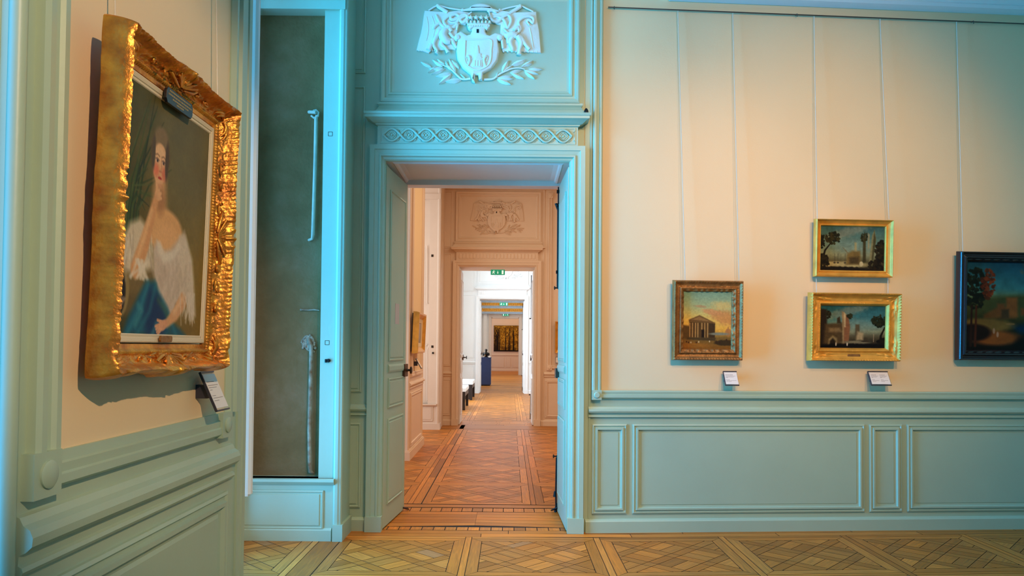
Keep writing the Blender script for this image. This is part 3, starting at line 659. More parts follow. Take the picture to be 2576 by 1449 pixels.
# gallery label in a clear holder ------------------------------------------------------------------
def gallery_label(pl, u, v, w, h, label, cols=1, out=.085, group='picture labels along the walls'):
    T = thing('picture_label', label, 'label', pl(u, v-h/2, 0), group)
    b = MB(); b.pbox(pl, u-w*.22-.012, u-w*.22+.028, v-.028, v+.028, 0, out*.5); b.build('bracket', M['bracket'], T)
    n = (pl.N*h+Vector((0, 0, 1))*(out-.03)).normalized()
    top = pl(u, v+h/2, .03); dv = (pl(u, v+h/2, .03)-pl(u, v-h/2, out)); Ld = dv.length; dv.normalize()
    P = Pl(top-dv*Ld/2-pl.U*0, pl.U, n); P.V = dv
    b = MB(); b.pbox(P, -w/2, w/2, -Ld/2, Ld/2, 0, .003); b.build('clear_sheet', M['glass'], T)
    b = MB()
    for a in (-1, 1): b.pbox(P, -w/2, w/2, a*Ld/2-.003, a*Ld/2+.003, -.004, .006)
    b.pbox(P, -w/2-.002, -w/2+.002, -Ld/2, Ld/2, -.004, .006); b.build('holder_edge', M['bracket'], T)
    b = MB(); b.pbox(P, -w*.46, w*.46, -Ld*.44, Ld*.44, .004, .0055); pp = b.build('paper', M['paper'], T)
    r = random.Random(int(u*100))
    for c in range(cols):
        b = MB(); x0 = -w*.40+c*w*.43; mw = w*(.80/cols-.06)
        for k, (yy, ln, th) in enumerate([(.24, .75, .0034), (.15, 1.0, .0022), (.09, .8, .0022), (.03, .25, .0022), (-.12, .35, .002), (-.18, 1.0, .002), (-.25, .5, .002)]):
            x = x0; e = x0+mw*ln
            while x < e:
                l = .003+r.random()*.008; b.pbox(P, x, min(x+l, e), yy*Ld-th/2, yy*Ld+th/2, .0056, .0060); x += l+.0022
        b.build('printed_text', M['ink'], pp)
    return T
# ================================================================== ROOM 1
G = M['green']; TOP = 4.45
IH1, OH1 = .693, .807
# front wall: box pieces round the opening
b = MB()
b.pbox(FW, -2.75, UC-IH1-.01, 0, TOP, -.42, 0); b.pbox(FW, UC+IH1+.01, XR, 0, TOP, -.42, 0); b.pbox(FW, UC-IH1-.01, UC+IH1+.01, 2.80, TOP, -.42, 0)
wf = struct(b.build('wall_front', G))
b = MB()
for x0, x1, z0 in ((-3.0, UC-IH1-.01, 0), (UC+IH1+.01, 5.2, 0), (UC-IH1-.01, UC+IH1+.01, 2.80)): b.box(x0, x1, Y1+.42, Y1+.83, z0, TOP)
struct(b.build('wall_back', M['peach']))
D1 = doorcase(1, FW, IH1, OH1, G, 'guilloche', True, .83, M['jamb'])
# narrow panels left of the doorcase
xs0 = FW.px(866, 700)[0]; xs1 = FW.px(913, 700)[0]
wain(FW, xs0-.03, xs1, .17, .80, G, wf, PANS); wain(FW, xs0-.03, xs1, 1.03, 3.34, G, wf, PANS); wain(FW, xs0-.03, xs1, 3.44, 4.2, G, wf, PANS)
dado(FW, xs0-.05, UC-OH1, G, wf); base(FW, xs0-.06, UC-OH1, G, 'baseboard_front')
# strips right of the doorcase
b = MB(); u0 = FW.px(1456, 200)[0]; u1 = FW.px(1489, 200)[0]
b.strip(FW, 'v', 0, TOP, [(u1-.012, 0), (u1-.012, .012), (u1, .016), (u1+.002, 0)]); b.build('upright_moulding', G, wf)
# right-hand stretch
b = MB(); b.pbox(RW, XR-.02, 6.3, 0, TOP, -.3, 0); wr = struct(b.build('wall_front', M['cream']))
uf = RW.px(1512, 700)[0]
b = MB(); b.pbox(RW, XR-.015, uf, 0, TOP, 0, .006); b.pbox(RW, uf, 6.2, 0, 1.0, 0, .006); wg = b.build('wainscot_board', G, wr)
RG = Pl(RW.O+RW.N*.006, RW.U, RW.N)
uc_, vc_ = RG.px(1499.5, 993)
b = MB(); ub0 = RG.px(1489, 700)[0]; b.strip(RG, 'v', vc_+.03, 4.06, [(ub0+x, h) for x, h in fluted(uf-ub0+.004, .030)]); b.build('field_border', G, wr)
corner_block(RG, uc_, vc_, .036, wr, G)
chair_strip(RG, uc_+.036, 6.2, 1.058, G, wr)
dado(RG, XR+.02, 6.2, G, wr); base(RG, XR, 6.2, G, 'baseboard_right')
for x0, x1 in ((1489, 1576), (1591, 2174), (2186, 2268), (2281, 2850)):
    a = RG.px(x0, 1180)[0]; c = RG.px(x1, 1180)[0]; wain(RG, a, c, .138, .805, G, wr)
# cornice of room 1
b = MB()
crn = [(4.035, 0), (4.035, .10), (4.05, .12), (4.06, .12), (4.09, .16), (4.14, .24), (4.20, .30), (4.22, .36), (4.27, .37), (4.30, .42), (TOP, .46), (TOP, 0)]
b.strip(RW, 'u', 1.2, 6.2, crn); struct(b.build('trim_1', M['ceil']))
b = MB(); b.box(-2.8, 6.4, -3.3, Y1+.8, TOP, TOP+.1); struct(b.build('ceiling', M['ceil']))
# picture rail with its little hooks, and hanging cords
u0, v0 = RW.px(1530, 18, .02); RZ = v0
b = MB(); b.tube([RW(u0, RZ, .02), RW(6.1, RZ, .02)], .005, 8)
rail = b.build('picture_rail', M['steel']); tag(rail, 'thin dark metal picture rail high on the cream wall', 'picture rail')
WL['picture_rail'] = WL[rail.name]
for x in (1545, 2004, 2447):
    u = RW.px(x, 20, .02)[0]; b = MB(); b.tube([RW(u, RZ+.004, .0), RW(u, RZ+.004, .028), RW(u, RZ-.02, .03)], .003, 6); b.build('rail_hook', M['steel'], rail)

# window bay cheek -------------------------------------------------------------------------------
def cheek(pl, xl, xr, zmap, m, mc, wall_name, xopen, xboard, detail, depth=.10):
    b = MB(); z0, z1 = zmap
    b.pbox(pl, xl, xopen-1.2, 0, TOP, -.3, 0)                        # beyond the niche
    b.pbox(pl, xopen-1.2, xr-.004, 0, z0, -.25, 0); b.pbox(pl, xopen-1.2, xr-.004, z1, TOP, -.25, 0); b.pbox(pl, xopen, xr-.004, z0, z1, -.25, -.012)
    W_ = struct(b.build(wall_name, m))
    b = MB(); b.pbox(pl, xopen-1.2, xopen+.02, z0, z1, -depth-.05, -depth); b.build('niche_back', mc, W_)
    b = MB(); b.strip(pl, 'v', 0, TOP, [(xboard, -.02), (xboard, .004), (xboard+.012, .010), (xr-.02, .010), (xr, -.0), (xr, -.02)]); b.build('upright_moulding', m, W_)
    b = MB(); b.pbox(pl, xopen-1.2, xr-.01, z1, z1+.09, -.0, .014); b.build('head_moulding', m, W_)
    b = MB(); b.strip(pl, 'u', xopen-1.2, xboard+.01, [(z0-.045, 0), (z0-.045, .01), (z0-.035, .022), (z0-.02, .040), (z0-.004, .040), (z0, .034), (z0, -.08)]); b.build('sill_moulding', m, W_)
    return W_
z_sill = CH.px(740, 1203)[1]; z_head = CH.px(740, 24)[1]
xo = CH.px(807, 700)[0]; xb = CH.px(846, 700)[0]; xr_ = CH.px(864, 700)[0]
wl = cheek(CH, -2.75, xr_, (z_sill, z_head), G, M['cement'], 'wall_left', xo, xb, True)
b = MB(); b.box(xr_-.03, xr_, 5.366, Y1+.1, 0, TOP); b.build('return_board', G, wl)
b = MB(); b.tube([(xr_-.006, 5.372, 0), (xr_-.006, 5.372, TOP)], .016, 10); b.build('corner_bead', G, wl, 40)
a = CH.px(560, 1280)[0]; c = CH.px(814, 1280)[0]; vt = CH.px(740, 1233)[1]; vb = CH.px(740, 1331)[1]
wain(CH, a, c, vb, vt, G, wl, PANS)
b = MB(); b.strip(CH, 'u', -2.7, xb-.01, [(0, 0), (0, .014), (.075, .014), (.09, .004), (.09, 0)]); struct(b.build('baseboard_left', G))
b = MB(); b.pbox(CH, xb, xr_+.02, 0, .115, -.30, .022); b.build('plinth_block', G, wl)
# square holes and little keeper on the board
for (x, y) in ((831, 337), (823, 862)):
    u, v = CH.px(x, y, -.012); b = MB(); b.pframe(Pl(CH.O+CH.N*-.012, CH.U, CH.N), u-.016, u+.016, v-.016, v+.016, [(0, .001), (.003, .001), (.003, -.02)], True); b.build('socket_hole', M['bronze'], wl)
u, v = CH.px(825, 907, -.012); b = MB(); b.lathe(CH(u+.006, v, -.012), CH.N, [(0, .013), (.015, .013), (.02, .008)], 10); b.pbox(CH, u-.018, u-.008, v-.014, v+.010, -.012, .006); b.build('keeper', M['iron'], wl, 40)
# pipes in the niche
NH = -.10
def npx(x, y, h=NH+.03): u, v = CH.px(x, y, h); return CH(u, v, h)
b = MB()
b.tube([npx(778, 282, NH), npx(780, 282, NH+.035), npx(795, 283, NH+.05)], .013, 10)
b.tube([npx(783, 291, NH+.03), npx(790, 297, NH+.035), npx(800, 292, NH+.035), npx(801, 283, NH+.035), npx(795, 277, NH+.035), npx(788, 279, NH+.035)], .008, 10)
b.tube([npx(797, 290), npx(795, 300), npx(793, 400), npx(788, 560), npx(787, 590), npx(785, 601), npx(777, 604, NH)], [.010, .013, .013, .013, .013, .011, .010], 12)
tag(b.build('upper_pipe', M['pipe'], None, 60), 'upper cream-painted pipe with hooked top, fixed to the bare cement niche', 'pipe', 'pipes in the cement niche')
b = MB(); b.tube([npx(776, 852, NH), npx(778, 856), npx(783, 870), npx(781, 960), npx(778, 1080), npx(779, 1170), npx(780, 1186), npx(788, 1190, NH)], [.012]+[.0135]*6+[.01], 12)
LPp = b.build('lower_pipe', M['rust'], None, 60); tag(LPp, 'lower rusty pipe running down to the niche sill, broken render at its top', 'pipe', 'pipes in the cement niche')
b = MB(); r = random.Random(3); cu, cv = CH.px(776, 862, NH)
pts = [(cu+(.040+.016*r.random())*math.cos(a), cv+(.046+.022*r.random())*math.sin(a)) for a in np.linspace(0, 6.28, 19)[:-1]]
b.pillow(CH, pts, NH-.01, NH+.012, .008)
for i in range(26):
    a = r.random()*6.28; k = .02+.04*r.random(); p = CH(cu+k*math.cos(a), cv-.01+1.2*k*math.sin(a), NH+.010); s_ = .005+.009*r.random()
    b.lathe(p, Vector((r.random()-.5, -1, r.random()-.5)), [(-s_, s_*.3), (0, s_), (s_*.8, s_*.4)], 5)
b.build('broken_render', M['rubble'], LPp)
b = MB(); b.tube([npx(757, 779, NH), npx(760, 779, NH+.02), npx(775, 780, NH+.014), npx(790, 779, NH+.02), npx(803, 781, NH+.016)], [.008, .006, .005, .006, .004], 8)
tag(b.build('iron_hook', M['rust'], None, 50), 'small horizontal rusty iron hook set in the cement niche', 'hook')

# pier with the portrait --------------------------------------------------------------------------
PY0, PY1 = 1.955, LW.px(619, 900)[0]
b = MB(); b.box(-2.75, XL, PY0, PY1, 0, TOP); wp = struct(b.build('wall_left', G))
b = MB(); b.tube([(XL-.008, PY0+.01, 0), (XL-.008, PY0+.01, TOP)], .022, 12)
b.tube([(XL-.06, PY0, 0), (XL-.06, PY0, TOP)], .012, 10); b.tube([(XL-.012, PY1-.012, 0), (XL-.012, PY1-.012, TOP)], .016, 10); b.build('corner_bead', G, wp, 40)
b = MB(); yb = LW.px(604, 900)[0]; yc = LW.px(596, 900)[0]
b.strip(LW, 'v', 0, TOP, [(yc, 0), (yc, .010), (yb, .012), (yb+.004, .002), (yb+.02, .002), (yb+.024, .012), (PY1-.02, .012), (PY1-.02, 0)]); b.build('upright_moulding', G, wp)
fy0 = LW.px(103, 700, .03)[0]; fy0b = LW.px(146, 700)[0]; fy1 = LW.px(563, 900)[0]; fy1b = LW.px(586, 900)[0]
b = MB(); b.pbox(LW, fy0b-.01, fy1+.005, 1.04, 4.15, 0, .004); b.build('cream_field', M['cream'], wp)
for a, c in ((fy0, fy0b), (fy1b, fy1)):
    b = MB(); w = c-a; b.strip(LW, 'v', 1.07, 4.15, [(a+w*x, h) for x, h in fluted(1.0, .034)]); b.build('field_border', G, wp)
cb0 = LW.px(120, 1190, .034)[0]; cb1 = LW.px(572, 1064, .034)[0]
corner_block(LW, cb0, 1.022, .062, wp, G); corner_block(LW, cb1, 1.022, .055, wp, G)
b = MB(); b.strip(LW, 'u', cb0+.055, cb1-.05, [(1.075, 0), (1.075, .016), (1.045, .018), (1.04, .026), (1.015, .024), (1.010, .032), (.985, .032), (.975, .018), (.970, 0)]); b.build('field_border', G, wp)
b = MB(); y0_ = LW.px(66, 1330, .03)[0]; y1_ = LW.px(590, 1130, .02)[0]
b.strip(LW, 'u', y0_, y1_, [(.925, 0), (.920, .012), (.900, .022), (.888, .040), (.868, .048), (.845, .046), (.830, .030), (.822, .012), (.795, .010), (.790, .020), (.778, .024), (.768, .018), (.762, .006), (.76, 0)]); b.build('dado_rail', G, wp)
a = LW.px(84, 1400)[0]; c = LW.px(566, 1200)[0]
b = MB(); b.pframe(LW, a, c, .16, .715, [(0, 0), (0, .014), (.012, .020), (.022, .008), (.034, .008), (.040, .026), (.058, .026), (.066, .008), (.085, .004), (.10, .010)], True); b.build('wainscot_panel', G, wp)
b = MB(); b.strip(LW, 'u', PY0, PY1, [(0, 0), (0, .03), (.09, .03), (.11, .012), (.11, 0)]); struct(b.build('baseboard_left', G))
# near piers / walls behind the camera
b = MB(); b.box(-2.75, XL, -3.2, .25, 0, TOP); b.box(-2.85, -2.7, -3.2, .3, 0, TOP); struct(b.build('wall_left', G))
for (ya, yb_) in ((.25, PY0), (PY1, 5.36)):
    b = MB(); b.box(-1.92, -1.86, ya, yb_, 0, .05); b.box(-1.92, -1.86, ya, yb_, 4.1, TOP); b.box(-1.92, -1.3, ya, yb_, TOP-.12, TOP); struct(b.build('wall_left', G))
b = MB(); b.box(-2.85, 6.6, -3.4, -3.2, 0, TOP); struct(b.build('wall_back', M['cream']))
b = MB(); b.box(6.0, 6.2, -3.3, 6.4, 0, TOP); struct(b.build('wall_right', M['cream']))
# casement leaf folded into the bay
W1 = sempty('window_1', (-1.88, 4.5, 0))
yl = 4.02; PW = Pl((0, yl, 0), (1, 0, 0), (0, -1, 0)); ue = PW.px(630.5, 800)[0]; zb = PW.px(625, 1249)[1]
b = MB(); b.pbox(PW, ue-.075, ue, zb, 4.08, -.045, 0); b.pbox(PW, -1.85, -1.79, zb, 4.08, -.045, 0); b.pbox(PW, -1.79, ue-.075, zb, zb+.10, -.045, 0); b.pbox(PW, -1.79, ue-.075, 4.0, 4.08, -.045, 0)
for z in (1.4, 2.3, 3.2): b.pbox(PW, -1.79, ue-.075, z, z+.035, -.04, -.005)
b.strip(PW, 'v', zb+.01, 4.08, [(ue, -.045), (ue+.012, -.04), (ue+.012, -.012), (ue, 0)])
lf = b.build('casement', M['white'], W1)
b = MB(); b.pbox(PW, -1.79, ue-.075, zb+.1, 4.0, -.024, -.020); b.build('pane', M['glass'], lf)
for x, y in ((645, 250), (636, 862)):
    u, v = PW.px(x, y, -.05); b = MB(); b.lathe(PW(u-.02, v, -.05), (1, 0, 0), [(0, .006), (.012, .006), (.014, .014), (.028, .014)], 8); b.pbox(PW, u-.03, u+.004, v-.01, v+.012, -.055, -.045); b.build('catch', M['white'], lf)
b = MB(); b.box(-1.91, -1.86, PY1, PY1+.06, .05, 4.1); b.box(-1.91, -1.86, 5.30, 5.355, .05, 4.1); b.box(-1.91, -1.86, PY1+.06, 5.30, .05, .12); b.box(-1.91, -1.86, PY1+.06, 5.30, 4.04, 4.1); b.build('window_frame', M['white'], W1)

# door leaves of door 1 ---------------------------------------------------------------------------
aL = math.atan2(.064, .695); PLl = Pl((-.941, Y1, 0), (math.sin(aL), math.cos(aL), 0), (math.cos(aL), -math.sin(aL), 0))
LL = door_leaf(PLl, .0, .70, G, D1)
aR = math.atan2(-.023, .695); PRl = Pl((.430, Y1, 0), (math.sin(aR), math.cos(aR), 0), (-math.cos(aR), math.sin(aR), 0))
RL = door_leaf(PRl, .0, .70, G, D1)
u, v = PLl.px(1019, 931)
b = MB(); b.pbox(PLl, .585, .702, v-.052, v+.052, 0, .020); b.build('lock', M['bronze'], LL)
b = MB(); b.lathe(PLl(.672, v, .02), PLl.N, [(0, .014), (.010, .010), (.024, .009), (.028, .030), (.036, .032), (.042, .02)], 16); b.build('knob', M['bronze2'], LL, 50)
u0, v0 = PLl.px(991, 763); u1, v1 = PLl.px(1000, 816); b = MB(); b.pbox(PLl, u0, u1, v1, v0, 0, .012); b.build('push_plate', M['switch'], LL)
b = MB(); b.tube([PLl(.66, .03, .0), PLl(.68, .02, .03), PLl(.72, .006, .035)], [.008, .01, .006], 6); b.build('floor_bolt', M['bronze'], LL)
def rz(y, d=6.35): return EYE+(871-y)*d/F
b = MB(); b.tube([PRl(.685, rz(466), .008), PRl(.685, rz(508), .008)], .006, 6); b.tube([PRl(.685, rz(508), .010), PRl(.685, rz(720), .010)], .0075, 8); b.lathe(PRl(.685, rz(512), .0), PRl.N, [(0, .02), (.02, .018), (.028, .006)], 8); b.tube([PRl(.685, rz(508), .028), PRl(.685, rz(525), .012)], [.012, .006], 8)
b.pbox(PRl, .675, .695, rz(686), rz(678), 0, .024); b.pbox(PRl, .675, .695, rz(482), rz(474), 0, .022)
b.tube([PRl(.685, rz(1148), .008), PRl(.685, rz(1236), .012), PRl(.685, rz(1290), .008)], .0075, 8); b.tube([PRl(.685, rz(1232), .02), PRl(.685, rz(1246), .02)], [.008, .016], 8); b.tube([PRl(.685, rz(1262), .006), PRl(.685, rz(1284), .014)], [.006, .014], 8)
b.build('bolt_rod', M['iron'], RL, 40)
for y in (722, 1145):
    b = MB(); b.lathe(PRl(.685, rz(y), 0), PRl.N, [(0, .014), (.006, .010), (.012, .006), (.028, .006), (.030, .016), (.036, .017), (.040, .008)], 12); b.build('bolt_knob', M['iron'], RL, 50)
b = MB(); b.pbox(PRl, .60, .705, rz(948), rz(924), 0, .028); b.build('lock', M['steel'], RL)
b = MB(); b.tube([PRl(.66, .04, 0), PRl(.67, .025, .03), PRl(.69, .012, .05)], [.008, .01, .006], 6); b.build('floor_bolt', M['iron'], RL)

# small black device on the cornice ---------------------------------------------------------------
u, v = FW.px(1476, 288, .10); b = MB(); b.lathe(FW(u, 3.112, .06), (0, 0, 1), [(0, .018), (.025, .018), (.04, .016), (.052, .010), (.058, .003)], 14)
tag(b.build('alarm_sensor', M['iron'], None, 40), 'small rounded black device standing at the right end of the green door cornice', 'sensor')

# coat of arms of the near door
cu, cv = FW.px(1204, 116)
relief(Pl(FW.O+FW.N*.003, FW.U, FW.N), cu, cv, M['relief'], 'white plaster coat of arms with hat, shield and laurel above the near blue-green door')

# ================================================================== PICTURES
# portrait
def prof_ornate(t): return PO(t)
PO = interp_prof([(0, .010), (.03, .040), (.08, .066), (.16, .080), (.24, .068), (.34, .040), (.5, .022), (.62, .014), (.66, .020), (.74, .022), (.80, .018), (.84, .012), (1, .008)])
from mathutils import noise as NZ
def rid(x, y, z=0.): return 1-2*abs(NZ.noise(Vector((x, y, z))))
def orn_portrait(s, L, t, k, ds, sc):
    cor = max(0, 1-ds/.16); cen = max(0, 1-sc/.14); e = max(cor, cen)
    do = 0; kk = k*7.3
    if t < .3:
        q = (.013*min(1, cor*4)*(.4+.6*abs(math.sin(ds*30)))*(cor > 0)+.018*min(1, cen*2.2)*(.6+.4*abs(math.cos(sc*46))))*(.35 if k == 3 else 1)
        do = q*(1-t/.3)
    dh = 0
    if t < .06: dh += .0025*math.sin(2*math.pi*s/.017)
    if .10 < t < .40:
        w = math.sin(math.pi*(t-.10)/.30)
        dh += w*((.0045+.004*e)*rid(s*62+3*t+kk, t*9, 2.)+.0016*math.sin(2*math.pi*(s/.018+2.6*t)))
    if .30 < t < .68:
        w = math.sin(math.pi*(t-.30)/.38)
        wx = NZ.noise(Vector((s*22, t*6, kk)))*1.6
        f = rid(s*34+wx, t*7+wx, kk); dh += w*((.006+.010*e)*max(0, f-.35)*1.6+.010*e**1.5)
    if cen > 0 and t < .8:
        th = math.atan2(sc, .09*abs(.75-t)+.004); dh += .007*cen*math.cos(11*th)*(.9-t)
    if cor > 0 and t < .7: dh += .006*cor*math.cos(24*(t-.2)+60*ds)
    if .68 <= t <= .84: dh += .0026*math.sin(2*math.pi*s/.012)
    return dh, do
PZ0, PZ1, PYa, PYb = 1.283, 2.347, 2.205, 3.103
T = thing('framed_portrait', 'large oval-faced lady portrait in an ornate gilt frame on the left pier', 'painting', LW((PYa+PYb)/2, PZ0, .05))
T['label'] = 'large portrait of a lady in white, ornate carved gilt frame on the left wall'
Mx = lean(LW, PYa, PZ0, .055, 1.7)
b = MB(); fb = frame_mb(LW, PYa, PYb, PZ0, PZ1, .096, lambda t: .055+PO(t)*1.05, orn_portrait, 300, 44, .052); fb.xf(Mx); fb.build('frame', M['gold'], T, 70)
def carve(pl, u0, u1, v0, v1, wd, h0, Mx, T, m):
    """scrolls, beads and shells laid on the hollow of a carved frame"""
    cu, cv = (u0+u1)/2, (v0+v1)/2; mid_ = .47*wd
    sides = [((u0, v0), (1, 0), (0, 1), u1-u0), ((u1, v0), (0, 1), (-1, 0), v1-v0), ((u1, v1), (-1, 0), (0, -1), u1-u0), ((u0, v1), (0, -1), (1, 0), v1-v0)]
    for (ou, ov), (du, dv), (iu, iv), L in sides:
        b = MB()
        def P(s, t, h): return pl(ou+du*s+iu*t, ov+dv*s+iv*t, h0+h)
        n = int((L-.42)/.082); n += n % 2; sp = (L-.42)/n
        for j in range(n):
            c = .21+sp*(j+.5)
            if abs(c-L/2) < .10: continue
            f = 1 if j % 2 == 0 else -1; d_ = 1 if c < L/2 else -1
            pts = []; 
            for k in range(15):
                a = k/14*4.6; r = .020*(1-k/17.0)
                pts.append(P(c+d_*(r*math.cos(a)-.010), mid_+f*(r*math.sin(a))*.95, .004+.004*math.sin(k/14*3.1)))
            b.tube(pts, [.0025+.0028*math.sin(math.pi*min(1, (k+1)/12)) for k in range(15)], 6)
            b.tube([P(c-d_*.012, mid_-f*.014, .003), P(c+d_*.012, mid_-f*.020, .007), P(c+d_*.036, mid_-f*.006, .002)], [.002, .0052, .0015], 6)
            b.lathe(P(c-d_*.012, mid_, .0), (Mx.to_3x3() @ pl.N), [(0, .006), (.007, .005), (.010, .002)], 8)
        for q in (0, 1):           # leaves running out of the corners
            for k, (ln, ww, off) in enumerate(((.115, .010, .0), (.085, .009, .022), (.060, .008, .040))):
                s0 = .045+off*.4; g_ = lambda s: s if q == 0 else L-s
                tt = mid_-.012+off*.55
                b.tube([P(g_(s0), tt, .004), P(g_(s0+ln*.35), tt-.010, .012), P(g_(s0+ln*.75), tt-.004, .010), P(g_(s0+ln), tt+.006, .002)], [.004, ww, ww*.8, .001], 8)
        for k in range(9):         # shell in the middle of each side
            a = (k-4)/4*1.25; b.tube([P(L/2+.010*math.sin(a), .60*wd, .006), P(L/2+.048*math.sin(a), .60*wd-.046*math.cos(a)*.6, .020), P(L/2+.078*math.sin(a), .60*wd-.075*math.cos(a)*.75, .030)], [.003, .006, .0045], 6)
        for sg in (-1, 1): b.tube([P(L/2+sg*.02, .66*wd, .004), P(L/2+sg*.07, .58*wd, .012), P(L/2+sg*.105, .40*wd, .012), P(L/2+sg*.09, .30*wd, .016), P(L/2+sg*.075, .38*wd, .014)], [.004, .008, .007, .006, .002], 8)
        b.xf(Mx); b.build('carved_ornament', m, T, 60)
carve(LW, PYa, PYb, PZ0, PZ1, .096, .055+.030, Mx, T, M['gold'])
LNR = MB(); LNR.pframe(LW, PYa+.090, PYb-.090, PZ0+.101, PZ1-.101, [(0, .055), (0, .066), (.004, .068), (.016, .066), (.018, .063), (.026, .064), (.029, .061), (.029, .055)]); LNR.xf(Mx); LNR.build('liner', M['liner'], T)
cy0, cy1, cz0, cz1 = PYa+.117, PYb-.117, PZ0+.128, PZ1-.128
ART = art_portrait(); painting(LW, cy0, cy1, cz0, cz1, .0605, ART, 'canvas', T, Mx)
b = MB(); mid = (cy0+cy1)/2
def octo(pl, u, v, w, h, h0, h1, bb, c=.25): bb.pillow(pl, [(u-w, v-h*(1-c*2)), (u-w+h*c*1.5, v-h), (u+w-h*c*1.5, v-h), (u+w, v-h*(1-c*2)), (u+w, v+h*(1-c*2)), (u+w-h*c*1.5, v+h), (u-w+h*c*1.5, v+h), (u-w, v+h*(1-c*2))], h0, h1, .001)
octo(LW, mid, cz1+.014, .105, .027, .078, .088, b); b.xf(Mx); pq = b.build('title_plaque', M['plaque'], T)
b = MB(); r = random.Random(5)
for vv, hw in ((.017, .085), (.005, .092), (-.006, .060), (-.016, .028)):
    x = mid-hw
    while x < mid+hw: 
        l = .004+.006*r.random(); b.pbox(LW, x, x+l, cz1+.014+vv-.0028, cz1+.014+vv+.0028, .0882, .0888); x += l+.003
b.xf(Mx); b.build('plaque_text', M['goldtext'], pq)
b = MB(); octo(LW, mid+.0, cz0-.013, .045, .011, .074, .081, b); b.xf(Mx); b.build('name_plate', M['gold3'], T)
gallery_label(LW, LW.px(533, 1000, .055)[0], 1.185, .135, .155, 'clear picture label angled out below the large lady portrait', out=.10)
# cords of the portrait
for x in (253, 524):
    u = LW.px(x, 20, .012)[0]; b = MB(); b.tube([LW(u, 2.30, .06), LW(u, 4.1, .008)], .0022, 6); b.build('hanging_cord', M['wire'], T, 40)

PT = []
def orn_none(*a): return 0, 0
def picture(name, lab, px0, px1, py0, py1, cpx, art, wd_h, profk, orn, mf, deg, hb=.03, mliner=None, ns=90, nt=18, pl=RW, inner=None):
    u0, v1 = pl.px(px0, py0, hb+.035); u1, v0 = pl.px(px1, py1, hb+.035)
    T = thing(name, lab, 'painting', pl((u0+u1)/2, v0, hb-.004)); PT.append(T); Mx = lean(pl, u0, v0, hb, deg)
    f = frame_mb(pl, u0, u1, v0, v1, wd_h, lambda t: hb+profk(t), orn, ns, nt, hb-.004); f.xf(Mx); f.build('frame', mf, T, 60)
    painting(pl, u0+wd_h-.004, u1-wd_h+.004, v0+wd_h-.004, v1-wd_h+.004, hb+.008, art, 'canvas', T, Mx)
    b = MB(); b.pbox(pl, u0+wd_h*.3, u1-wd_h*.3, v0+wd_h*.3, v1-wd_h*.3, hb-.006, hb-.001); b.xf(Mx); b.build('backing_board', M['darkwood'], T)
    return T, Mx, (u0, u1, v0, v1)
p_aged = interp_prof([(0, .012), (.02, .034), (.12, .046), (.22, .040), (.34, .026), (.55, .022), (.62, .034), (.72, .036), (.80, .026), (.9, .024), (1, .012)])
def o_aged(s, L, t, k, ds, sc):
    d = 0
    if t < .22: d += .0028*math.sin(2*math.pi*(s/.022+t*3))
    if .58 < t < .8: d += .002*math.sin(2*math.pi*s/.011)
    if t > .8: d += .005*math.sin(2*math.pi*s/.05+1.2*math.sin(s*40))
    return d, 0
picture('framed_painting', 'upright temple landscape in an aged brown-gold frame, leftmost on the cream wall', 1693, 1869, 704, 907, 0, art_temple(), .086, p_aged, o_aged, M['gold3'], 2.0)
p_cove = interp_prof([(0, .008), (.02, .044), (.10, .050), (.16, .046), (.3, .030), (.6, .018), (.72, .015), (.76, .022), (.9, .022), (1, .012)])
picture('framed_painting', 'harbour ruins painting in a plain smooth gilt frame, upper one of the stacked pair', 2050, 2244.5, 550, 698, 0, art_ruins(False), .052, p_cove, orn_none, M['gold2'], 2.4)
p_rich = interp_prof([(0, .010), (.02, .060), (.08, .070), (.16, .064), (.20, .050), (.42, .030), (.66, .028), (.72, .036), (.84, .038), (.9, .028), (1, .012)])
def o_rich(s, L, t, k, ds, sc):
    d = 0
    if t < .2: d += .003*math.sin(2*math.pi*(s/.022+t*5))
    if .2 <= t < .66:
        w = math.sin(math.pi*(t-.2)/.46); e = max(0, 1-abs(ds-.10)/.12)
        d += w*(e*.012)*(.3+abs(math.sin(48*s+4*math.sin(22*t)))*math.cos(14*t+20*s)); d += w*.010*max(0, 1-ds/.05)
    if .72 < t < .86: d += .0018*math.sin(2*math.pi*s/.010)
    return d, 0
T3, Mx3, (a0, a1, c0, c1) = picture('framed_painting', 'ruined arch painting in a broad carved gilt frame, lower one of the stacked pair', 2034, 2261, 735, 909, 0, art_ruins(True), .100, p_rich, o_rich, M['gold2'], 2.6, ns=130, nt=24)
b = MB(); octo(RW, (a0+a1)/2, c0+.042, .05, .012, .06, .066, b); b.xf(Mx3); b.build('name_plate', M['gold3'], T3)
p_black = interp_prof([(0, .010), (.02, .050), (.10, .058), (.24, .050), (.26, .040), (.40, .038), (.5, .050), (.62, .050), (.72, .034), (.76, .038), (.95, .020), (1, .012)])
def o_black(s, L, t, k, ds, sc): return (.0014*math.sin(2*math.pi*s/.012) if .74 < t < .9 else 0), 0
picture('framed_painting', 'castle landscape with tall tree in a black frame at the right edge', 2408, 2830, 632, 909, 0, art_lake(), .083, p_black, o_black, M['blackwood'], 1.8, ns=120)
